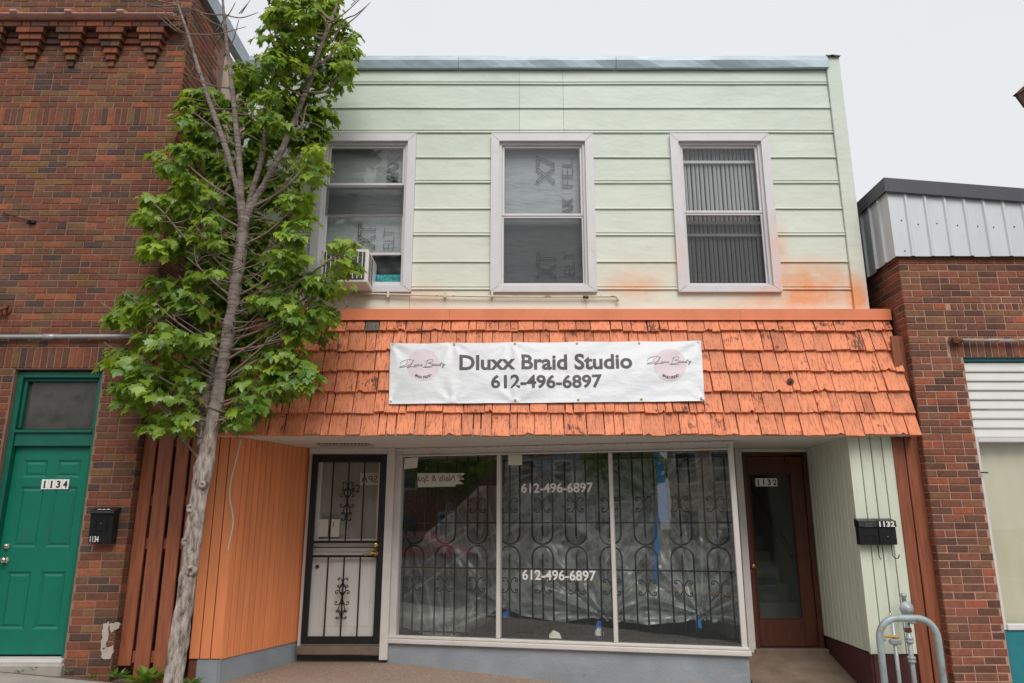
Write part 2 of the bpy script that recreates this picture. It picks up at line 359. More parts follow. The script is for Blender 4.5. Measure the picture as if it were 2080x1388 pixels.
def siding_mat():
    g = NT('mint_siding_paint'); v = g.vec('World', ONE)
    base = g.ramp(g.noise(v, 1.3, 5), [(0.3, (0.570, 0.645, 0.560)), (0.7, (0.635, 0.70, 0.612))])
    oi = g.n('ShaderNodeObjectInfo'); base = g.mix(1.0, base, g.ramp(oi.outputs['Random'], [(0, 0.965), (1, 1.03)]), 'MULTIPLY')
    # creamier colour towards the lower courses, stronger in patches
    z = g.n('ShaderNodeSeparateXYZ'); g.set(z.inputs[0], v)
    t = g.math('MULTIPLY', g.math('SUBTRACT', H + 4.7, z.outputs[2]), 0.42, True)
    t = g.math('MULTIPLY', t, g.ramp(g.noise(v, 0.9, 4), [(0.25, 0.55), (0.7, 1.0)]))
    base = g.mix(t, base, (0.75, 0.735, 0.625))
    base = spray(g, base, v)
    f = g.ramp(g.noise(g.vec('World', (0.5, 1, 2.2)), 3.5, 6, .65), [(0.56, 0), (0.8, 0.35)])
    base = g.mix(f, base, (0.40, 0.40, 0.32))
    f = g.ramp(g.noise(v, 55, 3, .6), [(0.735, 0), (0.76, 0.9)])
    base = g.mix(f, base, (0.16, 0.08, 0.04))
    g.set(g.b.inputs['Base Color'], base); g.b.inputs['Roughness'].default_value = 0.42; g.b.inputs['Specular IOR Level'].default_value = 0.35
    g.bump(g.noise(g.vec('World', (0.8, 1, 1.6)), 3.2, 3), 0.30, 0.03)
    return g.m
M_SIDING = siding_mat()
def casing_mat():
    g = NT('window_casing_vinyl'); v = g.vec('World', ONE)
    c = g.ramp(g.noise(v, 5, 4), [(0.25, (0.625, 0.60, 0.615)), (0.75, (0.69, 0.665, 0.68))])
    c = g.mix(g.ramp(g.noise(v, 7, 5, .6), [(0.60, 0), (.8, .45)]), c, (0.33, 0.28, 0.27))
    c = spray(g, c, v, .75)
    g.set(g.b.inputs['Base Color'], c); g.b.inputs['Roughness'].default_value = 0.4; g.bump(g.noise(v, 30, 3), .05, .004); return g.m
M_CASING = casing_mat()
M_MINT_B = pm('mint_board_paint', (0.62, 0.655, 0.53), 0.6, 0.08, 3, stretch=(3, 3, 0.5), robj=0.03, dirt=((0.26, 0.25, 0.18), 5, 0.58, 0.78, (5, 5, 0.6), 0.55), bump=0.15, bscale=30)
def shingle_mat(name, paint, grain, wear=0.0):
    g = NT(name); v = g.vec('Object', (1, 1, 1)); vg = g.vec('Object', (15, 15, 0.8))
    oi = g.n('ShaderNodeObjectInfo')
    c = g.ramp(g.noise(v, 6, 5), [(0.25, sc(paint, .86)), (0.75, sc(paint, 1.10))])
    c = g.mix(1.0, c, g.ramp(oi.outputs['Random'], [(0, 0.80), (.4, .95), (1, 1.06)]), 'MULTIPLY')
    gr = g.noise(vg, 5, 5, .6)
    c = g.mix(g.ramp(gr, [(0.50, 0), (0.64, .75)]), c, sc(paint, .40))               # grain lines
    # weathered streaks where the paint has split away; some shingles carry many, most few
    amt = g.math('ADD', g.noise(v, 9, 4, .6), g.ramp(oi.outputs['Random'], [(0, 0.0), (.55, 0.02), (.8, .04), (1, 0.10)])); amt = g.math('ADD', amt, wear - .02)
    f = g.math('MULTIPLY', g.ramp(gr, [(0.46, 0), (0.56, 1)]), g.ramp(amt, [(0.655, 0), (0.72, 1)]))
    c = g.mix(f, c, grain)
    # grime washed down from the course above, kept to the upper part of each exposed face
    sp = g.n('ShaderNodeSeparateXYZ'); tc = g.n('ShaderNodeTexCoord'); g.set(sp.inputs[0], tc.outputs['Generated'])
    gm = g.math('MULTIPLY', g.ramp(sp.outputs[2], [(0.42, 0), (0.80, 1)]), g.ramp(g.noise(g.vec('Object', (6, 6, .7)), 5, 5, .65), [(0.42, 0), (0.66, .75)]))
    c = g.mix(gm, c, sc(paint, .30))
    ck = g.ramp(g.noise(g.vec('Object', (26, 26, .5)), 4, 3, .5), [(0.665, 0), (0.69, .9)]); c = g.mix(ck, c, (0.10, 0.045, 0.028))
    f2 = g.ramp(g.noise(g.vec('Object', (1, 1, .22)), 48, 3, .6), [(0.73, 0), (0.76, .9)]); c = g.mix(f2, c, (0.05, 0.03, 0.022))
    g.set(g.b.inputs['Base Color'], c); g.b.inputs['Roughness'].default_value = 0.62
    g.bump(g.math('SUBTRACT', g.math('MULTIPLY', gr, -1.0), f), 0.75, 0.007)
    return g.m
M_SHINGLE = [shingle_mat('orange_shingle_paint', (0.86, 0.275, 0.125), (0.22, 0.09, 0.05)), shingle_mat('bare_grey_shingle', (0.13, 0.10, 0.075), (0.04, 0.03, 0.025)),
             shingle_mat('worn_orange_shingle', (0.74, 0.225, 0.10), (0.085, 0.048, 0.034), .10)]
def aggregate_mat():
    g = NT('exposed_aggregate'); v = g.vec('World', ONE)
    vo = g.n('ShaderNodeTexVoronoi'); g.set(vo.inputs['Vector'], v); vo.inputs['Scale'].default_value = 75
    c = g.ramp(vo.outputs['Color'], [(0.0, (0.15, 0.10, 0.075)), (0.35, (0.36, 0.255, 0.19)), (0.65, (0.24, 0.155, 0.11)), (1.0, (0.52, 0.42, 0.34))])
    c = g.mix(g.ramp(g.noise(v, 1.8, 5), [(0.35, 0.0), (0.75, 0.5)]), c, (0.33, 0.27, 0.21))
    g.set(g.b.inputs['Base Color'], c); g.b.inputs['Roughness'].default_value = 0.9
    g.bump(vo.outputs['Distance'], 0.5, 0.006); return g.m
M_AGG = aggregate_mat()
M_RAMP = pm('worn_brown_concrete', (0.18, 0.13, 0.095), 0.9, 0.25, 4, kind='World', dirt=((0.10, 0.07, 0.05), 3, 0.5, 0.7, ONE, 0.7), bump=0.4, bscale=70)
def leaf_mat(name, a, b):
    g = NT(name); g.t.nodes.remove(g.b)
    oi = g.n('ShaderNodeObjectInfo')
    at_ = g.n('ShaderNodeAttribute', attribute_name='tone')
    c = g.mix(at_.outputs['Fac'], a, b)
    df = g.n('ShaderNodeBsdfDiffuse'); g.set(df.inputs[0], c)
    tl = g.n('ShaderNodeBsdfTranslucent'); g.set(tl.inputs[0], g.mix(0.5, c, (0.30, 0.36, 0.02)))
    gl = g.n('ShaderNodeBsdfGlossy'); gl.inputs['Roughness'].default_value = 0.42; gl.inputs[0].default_value = (0.8, 0.9, 0.85, 1)
    m = g.n('ShaderNodeMixShader'); m.inputs[0].default_value = 0.5; g.set(m.inputs[1], df.outputs[0]); g.set(m.inputs[2], tl.outputs[0])
    m2 = g.n('ShaderNodeMixShader'); m2.inputs[0].default_value = 0.045; g.set(m2.inputs[1], m.outputs[0]); g.set(m2.inputs[2], gl.outputs[0])
    g.set(g.o.inputs['Surface'], m2.outputs[0]); return g.m
M_LEAF = leaf_mat('maple_leaf', (0.065, 0.175, 0.018), (0.42, 0.56, 0.05))
M_WEED = leaf_mat('weed_leaf', (0.08, 0.22, 0.02), (0.20, 0.36, 0.04))
def bark_mat():
    g = NT('grey_bark'); v = g.vec('World', (1, 1, 0.28))
    n1 = g.noise(v, 26, 6, .65)
    c = g.ramp(n1, [(0.32, (0.06, 0.042, 0.034)), (0.44, (0.27, 0.215, 0.185)), (0.58, (0.46, 0.395, 0.355)), (0.8, (0.62, 0.56, 0.51))])
    zz = g.n('ShaderNodeSeparateXYZ'); g.set(zz.inputs[0], g.vec('World', ONE))
    young = g.ramp(g.noise(g.vec('World', (.5, .5, 3.0)), 16, 4, .6), [(0.35, (0.13, 0.095, 0.085)), (0.55, (0.27, 0.215, 0.195)), (0.75, (0.36, 0.30, 0.275))])
    up = g.math('MULTIPLY', g.math('SUBTRACT', zz.outputs[2], H + .75), 1.6, True)
    c = g.mix(up, c, young)                                              # smoother, browner young bark higher up
    c = g.mix(g.ramp(g.noise(g.vec('World', (1, 1, .6)), 9, 5), [(0.6, 0), (0.72, .8)]), c, (0.10, 0.065, 0.05))
    g.set(g.b.inputs['Base Color'], c); g.b.inputs['Roughness'].default_value = 0.9
    g.bump(n1, 0.9, 0.02); return g.m
M_BARK = bark_mat()
M_TWIG = pm('twig_bark', (0.23, 0.165, 0.135), 0.85, 0.3, 20, kind='World', bump=0.3, bscale=80)
def banner_mat():
    g = NT('white_vinyl_banner'); v = g.vec('World', ONE)
    g.set(g.b.inputs['Base Color'], g.ramp(g.noise(v, 3, 3), [(0.3, (0.635, 0.64, 0.665)), (0.7, (0.68, 0.685, 0.705))]))
    g.b.inputs['Roughness'].default_value = 0.38
    n1 = g.noise(g.vec('World', (1.2, 1, 2.2)), 4.5, 3); g.bump(n1, 0.28, 0.025); return g.m
M_BANNER = banner_mat()
M_BANNERK = pm('charcoal_print', (0.055, 0.046, 0.060), 0.5, 0.03, 5, bump=0)
M_BANNERP = pm('pale_pink_print', (0.66, 0.555, 0.60), 0.45, 0.02, 5, bump=0)
def sheet_mat():
    g = NT('clear_plastic_sheet'); g.t.nodes.remove(g.b)
    tr = g.n('ShaderNodeBsdfTransparent'); tr.inputs[0].default_value = (0.90, 0.93, 0.93, 1)
    df = g.n('ShaderNodeBsdfDiffuse'); df.inputs[0].default_value = (0.74, 0.78, 0.77, 1)
    tl = g.n('ShaderNodeBsdfTranslucent'); tl.inputs[0].default_value = (0.7, 0.74, 0.73, 1)
    gl = g.n('ShaderNodeBsdfGlossy'); gl.inputs['Roughness'].default_value = 0.24
    a = g.n('ShaderNodeMixShader'); a.inputs[0].default_value = 0.3; g.set(a.inputs[1], df.outputs[0]); g.set(a.inputs[2], tl.outputs[0])
    b = g.n('ShaderNodeMixShader'); b.inputs[0].default_value = 0.16; g.set(b.inputs[1], a.outputs[0]); g.set(b.inputs[2], gl.outputs[0])
    lw = g.n('ShaderNodeLayerWeight'); lw.inputs['Blend'].default_value = 0.35
    at_ = g.n('ShaderNodeAttribute', attribute_name='crease')
    fold = g.math('ADD', g.math('MULTIPLY', at_.outputs['Fac'], 0.62), g.math('MULTIPLY', lw.outputs['Facing'], 0.35))
    fold = g.math('ADD', fold, 0.22, True)
    m = g.n('ShaderNodeMixShader'); g.set(m.inputs[0], fold); g.set(m.inputs[1], tr.outputs[0]); g.set(m.inputs[2], b.outputs[0])
    g.set(g.o.inputs['Surface'], m.outputs[0]); return g.m
M_SHEET = sheet_mat()
def screen_mat(name, k, col):
    g = NT(name); g.t.nodes.remove(g.b)
    tr = g.n('ShaderNodeBsdfTransparent'); df = g.n('ShaderNodeBsdfDiffuse'); df.inputs[0].default_value = col + (1,)
    m = g.n('ShaderNodeMixShader'); m.inputs[0].default_value = k; g.set(m.inputs[1], tr.outputs[0]); g.set(m.inputs[2], df.outputs[0])
    g.set(g.o.inputs['Surface'], m.outputs[0]); return g.m
M_SCREEN = screen_mat('insect_screen_mesh', 0.30, (0.075, 0.072, 0.075))
M_FELT = pm('grey_roofing_felt', (0.36, 0.38, 0.40), 0.8, 0.06, 6, dirt=((0.42, .44, .455), 7, .55, .7, (1, 1, 3), .5), bump=0.5, bscale=9, bdist=0.02, bstretch=(1, 1, 3))
M_FELTINK = pm('felt_dark_ink', (0.14, 0.145, 0.15), 0.8, 0.05, 6, bump=0)
M_BLIND = pm('grey_pleated_blind', (0.40, 0.41, 0.41), 0.7, 0.05, 6, bump=0.05)
M_TEALCLOTH = pm('teal_dotted_cloth', (0.05, 0.36, 0.38), 0.8, 0.2, 60, dirt=((.02, .12, .14), 45, .5, .56, ONE, .9), bump=0.1)

# ------------------------------------------------------------------ the setting: ground, pavement, road
def sheet_xy(x0, x1, y0, y1, nx, ny, dz, zf=gz):
    mb = MB(); V = [(lerp(x0, x1, i / nx), lerp(y0, y1, j / ny), 0) for j in range(ny + 1) for i in range(nx + 1)]
    V = [(x, y, zf(x, y) + dz) for x, y, _ in V]
    F = [(j * (nx + 1) + i, j * (nx + 1) + i + 1, (j + 1) * (nx + 1) + i + 1, (j + 1) * (nx + 1) + i) for j in range(ny) for i in range(nx)]
    return mb.add(V, F)
def struct(o, label=None): o['kind'] = 'structure'; return o
struct(MB().add([(-600, -600, -2.9), (600, -600, -2.9), (600, 600, -2.9), (-600, 600, -2.9)], [(0, 1, 2, 3)]).build('ground', M_SOIL))
g_ = sheet_xy(-40, 40, 4.3, 9.2, 80, 10, -0.02); struct(g_.build('soil', M_SOIL))
# pavement slabs, with tooled joints
pav = struct(sheet_xy(-40, 40, 4.3, 7.02, 80, 6, -0.012).build('pavement', M_SOIL))
rs = random.Random(3)
for i in range(-8, 9):
    for j, (ya, yb) in enumerate(((4.32, 5.66), (5.67, 7.02))):
        xa = i * 1.22 + 0.1; mb = MB()
        g4 = [(xa, ya), (xa + 1.208, ya), (xa + 1.208, yb), (xa, yb)]
        dz = rs.uniform(0, .004)
        V = [(x, y, gz(x, y) + dz) for x, y in g4]
        V = V + [(p[0], p[1], p[2] - .06) for p in V]
        mb.add(V, [(0, 1, 2, 3), (0, 4, 5, 1), (1, 5, 6, 2), (2, 6, 7, 3), (3, 7, 4, 0)])
        mb.build('paving_slab', M_CONC, pav)
kb = MB()
for i in range(40):
    xa = -40 + i * 2; V = [(xa, 4.12, gz(xa, 4.3)), (xa + 1.99, 4.12, gz(xa + 2, 4.3)), (xa + 1.99, 4.3, gz(xa + 2, 4.3)), (xa, 4.3, gz(xa, 4.3))]
    kb.add(V + [(p[0], p[1], p[2] - .3) for p in V], [(0, 1, 2, 3), (0, 4, 5, 1), (1, 5, 6, 2), (2, 6, 7, 3), (3, 7, 4, 0)])
struct(kb.build('kerb', M_CONC))
struct(sheet_xy(-40, 40, -13.2, 4.12, 80, 2, -0.16, lambda x, y: gz(x, 4.3)).build('road', M_ASPH))
struct(sheet_xy(-40, 40, -15.6, -13.2, 80, 2, 0.0, lambda x, y: gz(x, 4.3)).build('far_pavement', M_CONC))
M_LINE = pm('yellow_road_paint', (0.62, 0.36, 0.04), 0.7, 0.1, 6, kind='World')
ml = sheet_xy(-40, 40, -4.55, -4.43, 80, 1, -0.155, lambda x, y: gz(x, 4.3)); m2 = sheet_xy(-40, 40, -4.32, -4.20, 80, 1, -0.155, lambda x, y: gz(x, 4.3)); ml.add(m2.v, m2.f)
struct(ml.build('road_marking', M_LINE))

# ------------------------------------------------------------------ bricks
BRL, BRH, BRC = 0.203, 0.0708, 0.0095     # brick pitch along, course height, joint
def brick_mb(l, h, d=0.06, proud=0.0, r=None):
    r = r or rng; c = 0.004
    mb = MB(); j = lambda: r.uniform(-0.0018, 0.0018)
    f = [(c + j(), -proud, c + j()), (l - c + j(), -proud, c + j()), (l - c + j(), -proud, h - c + j()), (c + j(), -proud, h - c + j())]
    m = [(0, c * 1.2 - proud, 0), (l, c * 1.2 - proud, 0), (l, c * 1.2 - proud, h), (0, c * 1.2 - proud, h)]
    b = [(0, d, 0), (l, d, 0), (l, d, h), (0, d, h)]
    V = f + m + b; F = [(0, 1, 2, 3)]
    for k in range(4):
        n = (k + 1) % 4
        F += [(k, k + 4, n + 4, n), (k + 4, k + 8, n + 8, n + 4)]
    return mb.add(V, F)
BRICKCACHE = {}
def brick_mesh(l, h, ci, mats, key):
    k = (round(l, 3), round(h, 3), ci, key, rng.randrange(3))
    if k not in BRICKCACHE: BRICKCACHE[k] = brick_mb(l, h).mesh('brick', mats[ci])
    return BRICKCACHE[k]
class BrickWall:
    # gathers bricks; those that show largest become objects, the others one mesh
    def __init__(s, mats, weights, key): s.b = []; s.mats = mats; s.w = weights; s.key = key
    def add(s, M, l, h, ci=None, weight=1.0):
        if l < 0.02: return
        ci = rng.choices(range(len(s.mats)), s.w)[0] if ci is None else ci
        c = M @ Vector((l / 2, 0, h / 2)); px, py, zc = pix(c)
        vis = weight if (-60 < px < 2140 and -60 < py < 1448) else 0.0
        s.b.append((vis * l * h / max(zc, .1) ** 2, M, l, h, ci))
    def course(s, Mw, z, runs, off, r=rng, header=False, depthj=0.002):
        # one course along local x of frame Mw; runs = [(x0,x1)] allowed
        for (a, b) in runs:
            pitch = BRL
            x = a; first = (off % 1.0)
            n0 = a - (a - off * pitch) % pitch
            x = n0; k = 0
            while x < b - 1e-4:
                p = pitch
                if header:
                    p = pitch / 2 if k % 2 else pitch
                x0 = max(x, a); x1 = min(x + p, b)
                k += 1; x += p
                if x1 - x0 < 0.028: continue
                s.add(Mw @ Matrix.Translation((x0 + BRC / 2, r.uniform(-depthj, depthj), z + BRC / 2)), x1 - x0 - BRC, BRH - BRC)
    def finish(s, parent, limit=300):
        s.b.sort(key=lambda t: -t[0])
        for k, (a, M, l, h, ci) in enumerate(s.b):
            if k >= limit or a <= 0: break
            inst(brick_mesh(l, h, ci, s.mats, s.key), 'brick', parent, M)
        rest = s.b[k:]
        mb = MB()
        for a, M, l, h, ci in rest:
            q = brick_mb(l, h); mb.add([M @ Vector(p) for p in q.v], q.f, ci)
        if rest: tag(mb.build('brick', s.mats, parent), kind='stuff')
def cut(runs, a, b):
    out = []
    for x0, x1 in runs:
        if b <= x0 or a >= x1: out.append((x0, x1)); continue
        if a - x0 > 0.03: out.append((x0, a))
        if x1 - b > 0.03: out.append((b, x1))
    return out

# ================================================================== left brick building
YL = 7.2; XLC = -3.63
LB = thing('brick_building', 'dark red brick building with corbelled brickwork and a green door, left of the tree', 'building', (-5.4, YL + 1.2, -1.3))
FL, _ = frame(-7.4, YL, XLC, YL)           # local x = X + 7.4
LX = lambda X: X + 7.4
zb0 = -1.36
Z_TOP = 6.02
door_l, door_r = LX(-4.96), LX(-4.065)
z_head = zat(748, YL); z_lin1 = zat(705, YL)
z_sol0, z_sol1 = zat(252, YL), zat(215, YL)
wl = BrickWall(BR_L, BW_L, 'l')
zc0 = z_head - 45 * BRH                   # courses registered on the door head
k = 0; z = z_head - 41 * BRH
courses = []
while z < Z_TOP: courses.append(z); z += BRH
z_corb_top = zat(62, YL)
# register the soldier band and corbels on the course grid
def snap(v): return min(courses, key=lambda c: abs(c - v))
zs0 = snap(z_sol0); zs1 = zs0 + 3 * BRH
zcb = snap(zat(141, YL))                  # lowest corbel course
zrow = z_head + 3 * BRH
corb_x = [LX(xat(px, 100, YL)) for px in (313, 232, 151, 71)]
stepc = (corb_x[0] - corb_x[3]) / 3
corb_x += [corb_x[3] - stepc * i for i in range(1, 7)]
for i, z in enumerate(courses):
    runs = [(0.0, LX(XLC))]
    if z < z_head - 0.01: runs = cut(runs, door_l, door_r)
    if z_head - .01 <= z < zrow - 0.01: runs = cut(runs, door_l - 0.20, door_r + 0.06)
    if zs0 - .01 <= z < zs1 - .01: runs = cut(runs, 0, LX(XLC) - BRL * 1.0)
    if z > zcb + 5.5 * BRH and z < zcb + 7.6 * BRH: runs = []
    if runs: wl.course(FL, z, runs, [0, .5][i % 2], header=(i % 6 == 2), depthj=0.0025)
# soldier band and door lintel: bricks on end
def soldiers(wall, FM, x0, x1, z, h):
    x = x1 - 0.0708
    while x > x0:
        wall.add(FM @ Matrix.Translation((x + BRC / 2, rng.uniform(-.003, .002), z + BRC / 2)), 0.0708 - BRC, h - BRC); x -= 0.0708
soldiers(wl, FL, 0, LX(XLC) - BRL, zs0, 3 * BRH)
soldiers(wl, FL, door_l - 0.2, door_r + 0.06, z_head, 3 * BRH)
# corbels: six stepped courses each
for cx in corb_x:
    for s_ in range(6):
        w = (0.070, 0.105, 0.155, 0.205, 0.25, 0.30)[s_]; zz = zcb + s_ * BRH; pr = 0.022 + 0.022 * s_
        n = 1 if w < .16 else 2
        for q in range(n):
            ww = w / n
            M = FL @ Matrix.Translation((cx - w / 2 + q * ww + .002, -pr, zz + BRC / 2))
            l, h = ww - .006, BRH - BRC * .6
            c = M @ Vector((l / 2, 0, h / 2)); px, py, zc = pix(c)
            ci = rng.choices(range(6), BW_L)[0]
            mbq = MB().box(0, l, 0, pr + 0.03, 0, h)
            if -40 < px < 700 and py > -30: inst(mbq.mesh('corbel_brick', BR_L[ci]), 'corbel_brick', LB, M)
# bricks between the corbel heads step forward too
for s_ in (4, 5):
    for a, b in zip(sorted(corb_x), sorted(corb_x)[1:]):
        w = (0.25, 0.30)[s_ - 4]
        x0, x1 = a + w / 2, b - w / 2
        M = FL @ Matrix.Translation((x0 + .004, -0.03 - .02 * (s_ - 4), zcb + s_ * BRH + BRC / 2))
        if pix(M @ Vector((0, 0, 0)))[0] > -60:
            inst(MB().box(0, x1 - x0 - .008, 0, .06 + .02 * (s_ - 4), 0, BRH - BRC).mesh('corbel_brick', BR_L[rng.choices(range(6), BW_L)[0]]), 'corbel_brick', LB, M)
F2 = FL @ Matrix.Translation((0, -0.135, 0))
for s_ in (6, 7):
    wl.course(F2, zcb + s_ * BRH, [(0.3, LX(XLC) - .02)], [.25, .7][s_ - 6], header=(s_ == 6))
for s_ in (8,):
    wl.course(FL @ Matrix.Translation((0, -0.10, 0)), zcb + s_ * BRH, [(0.3, LX(XLC) - .01)], .1)
# side face by the gap
FS, LS = frame(XLC, YL, XLC, YL + 0.92)
FS = FS @ Matrix.Translation((0, 0, 0))
def flip_frame(ax, ay, bx, by):
    M, L = frame(bx, by, ax, ay); return M, L
# wall looking towards +x: local x runs along +Y, outward normal +X
FSM = Matrix(((0, -1, 0, XLC), (1, 0, 0, YL), (0, 0, 1, 0), (0, 0, 0, 1)))
for i, z in enumerate(courses):
    if z < 0.9: lim = 0.42
    else: lim = 0.80 + 0.10 * math.sin(i * 1.7) - (0.22 if 4.6 < z < 5.2 else 0)
    wl.course(FSM, z, [(0.0, lim)], [.5, .0][i % 2])
mb = MB()      # joint mortar behind the bricks: front skin with the door opening left out, and the side
t = 0.0055
def wall_skin(mb, FM, x0, x1, z0, z1, y=0.0055, d=.05, mi=0):
    q = MB().box(x0, x1, y, y + d, z0, z1); mb.add([FM @ Vector(p) for p in q.v], q.f, mi)
wall_skin(mb, FL, 0, door_l, -1.5, z_head); wall_skin(mb, FL, door_r, LX(XLC) - .006, -1.5, z_head); wall_skin(mb, FL, 0, LX(XLC) - .006, z_head, Z_TOP)
wall_skin(mb, FSM, .056, 1.0, -1.5, Z_TOP - .1)
mb.build('mortar', M_MORT, LB)
q = MB(); wall_skin(q, FSM, 0.3, 4.0, -1.5, Z_TOP - .12, y=0.012, d=.04)
q.build('side_plaster', M_PLASTER, LB)
MB().box(-7.4, -3.75, YL + .3, YL + 4, -1.5, 5.7).build('building_core', M_BACKING, LB)
# door reveals in brick colour
rv = MB(); rv.box(-4.075, -4.066, YL + .01, YL + .2, -1.5, z_head); rv.box(-4.959, -4.95, YL + .01, YL + .2, -1.5, z_head); rv.box(-4.95, -4.075, YL + .01, YL + .2, z_head - .008, z_head)
rv.build('door_reveal', M_MORT, LB)
for (Xr, sgn) in ((-4.075, 1),):
    pass
wl.finish(LB)
# clay coping tiles along the ledge and metal capping on the side parapet
zt = zat(31, YL - .2)
pxs = [352, 238, 133, 22, -85, -200]
for a, b in zip(pxs[1:], pxs):
    x0, x1 = xat(a, 28, YL - .2), xat(b, 28, YL - .2)
    mb = MB(); N = 8
    prof = [(YL - .02, 0)] + [(YL - .16 - .05 * math.sin(math.pi * k / N), .018 + .075 * k / N * (1 - .15 * k / N)) for k in range(N + 1)] + [(YL - .02, .10)]
    prof = [(y, zt + z - .03) for y, z in prof]
    mb.sweepx(list(reversed(prof)), x0 + .05, x1 - .004)
    big = [(YL - .02 + (y - YL + .02) * 1.12, zt - .03 + (z - zt + .03) * 1.45 - .004) for y, z in prof]
    mb.sweepx(list(reversed(big)), x0, x0 + .075)
    mb.build('coping_tile', M_CLAY, LB, smooth=False)
mb = MB()
mb.box(XLC - .03, XLC + .07, YL + .02, YL + 4.2, Z_TOP - .06, Z_TOP + .16); mb.build('parapet_capping', M_GALV, LB)
for k, ya in enumerate((8.05, 9.3)): MB().box(XLC + .02, XLC + .075, YL + ya - 7.2, YL + ya - 7.15, Z_TOP - .065, Z_TOP + .165).build('capping_seam', M_GALV, LB)

# green door with its frame and transom
YD = YL + 0.14
dr = MB(); zt0 = zat(872, YD); z_tr1 = zat(778, YD)
gtop = zat(750, YL)
xl, xr = -4.95, -4.075
fr = MB()
z_thr = zat(1334, YD)
fr.cbox(xl, xl + .055, YD - .08, YD + .05, z_thr, gtop - .012); fr.cbox(xr - .055, xr, YD - .08, YD + .05, z_thr, gtop - .012)
fr.cbox(xl + .055, xr - .055, YD - .08, YD + .05, gtop - .075, gtop - .012)
zrail0, zrail1 = zat(908, YD), zat(872, YD)
fr.cbox(xl + .055, xr - .055, YD - .06, YD + .05, zrail0, zrail1 - .02); fr.cbox(xl + .055, xr - .055, YD - .085, YD + .05, zrail1 - .045, zrail1 - .015)
fr.cbox(xl + .055, xl + .085, YD - .045, YD + .05, zrail1, gtop - .075); fr.cbox(xr - .085, xr - .055, YD - .045, YD + .05, zrail1, gtop - .075)
fr.cbox(xl + .085, xr - .085, YD - .045, YD + .05, gtop - .105, gtop - .075)
tr_f = fr.build('door_frame', M_GREEN_TRIM, LB)
MB().box(xl + .085, xr - .085, YD + .0, YD + .008, zrail1, gtop - .105).build('transom_pane', M_TRANSOM, tr_f)
dl, drr = xl + .058, xr - .058; dz0, dz1 = z_thr + .02, zrail0 - .004
DW = drr - dl; DH = dz1 - dz0
mb = MB()
# six panel door: stiles and rails stand proud of sunk fields
xs_ = [dl, dl + .13 * DW, dl + .44 * DW, dl + .56 * DW, dl + .87 * DW, drr]
zs_ = [dz0 + DH * v for v in (0, .115, .385, .50, .80, .845, .935, 1.0)]
yf, yb = YD - .012, YD + .035
for i in range(5):
    for j in range(7):
        hole = i in (1, 3) and j in (1, 3, 5)
        if not hole: mb.box(xs_[i], xs_[i + 1], yf, yb, zs_[j], zs_[j + 1])
door = mb.build('door', M_GREEN_DOOR, LB)
for i in (1, 3):
    for j in (1, 3, 5):
        p = MB(); a, b, c, d = xs_[i], xs_[i + 1], zs_[j], zs_[j + 1]; e = .022; e2 = .045
        V = [(a, yf, c), (b, yf, c), (b, yf, d), (a, yf, d), (a + e, yf + .014, c + e), (b - e, yf + .014, c + e), (b - e, yf + .014, d - e), (a + e, yf + .014, d - e),
             (a + e2, yf + .004, c + e2), (b - e2, yf + .004, c + e2), (b - e2, yf + .004, d - e2), (a + e2, yf + .004, d - e2)]
        F = []
        for k in range(4):
            n = (k + 1) % 4; F += [(k, n, n + 4, k + 4), (k + 4, n + 4, n + 8, k + 8)]
        F.append((8, 9, 10, 11)); p.add(V, F).build('door_panel', M_GREEN_DOOR, door)
def knob(X, Z, Y, m, parent, name, r=.028, l=.055):
    MB().lathe([(r * 1.15, 0), (r * 1.15, .008), (r * .45, .012), (r * .45, l * .5), (r * .95, l * .65), (r * 1.05, l * .82), (r * .8, l), (r * .3, l * 1.04)], (X, Y, Z), 14, 'y').build(name, m, parent, smooth=True)
p = at(12, 1138, yf); knob(p.x, p.z, yf, M_CHROME, door, 'door_knob')
p = at(15, 1110, yf); knob(p.x, p.z, yf, M_CHROME, door, 'deadbolt', .024, .035)
# number tiles
def number_plates(s, px0, px1, py0, py1, Y, parent, back=M_DIGITW, ink=M_DIGITK, name='number_plate'):
    a = at(px0, py1, Y); b = at(px1, py0, Y); w = (b.x - a.x) / len(s)
    for k, ch in enumerate(s):
        pl = MB().cbox(a.x + k * w + .0015, a.x + (k + 1) * w - .0015, Y - .006, Y, a.z, b.z, .001).build(name, back, parent)
        tm = text_mb(ch, 1.0, 0.035); hh = (b.z - a.z)
        fit(tm, min(w * .62, tm.w / tm.h * hh * .74), hh * .74)
        if ch == '1': tm.add([(-w * .2, 0, -hh * .37), (w * .2, 0, -hh * .37), (w * .2, 0, -hh * .30), (-w * .2, 0, -hh * .30)], [(0, 1, 2, 3)])
        move(tm, a.x + (k + .5) * w, Y - .008, (a.z + b.z) / 2).build('digit', ink, pl) if parent in (None,) else move(tm, a.x + (k + .5) * w, Y - .008, (a.z + b.z) / 2).build('digit', ink, parent)
number_plates('1134', 83, 142, 974, 994, yf, door)
sill = MB().cbox(xl - .02, xr + .0, YL - .02, YD + .06, z_thr - .03, z_thr, .004).build('threshold', M_WHITEP, LB)
MB().cbox(xl - 1.2, xr + .02, YL - .06, YL + .1, -1.5, z_thr - .03, .02).build('door_step', M_CONC, LB)
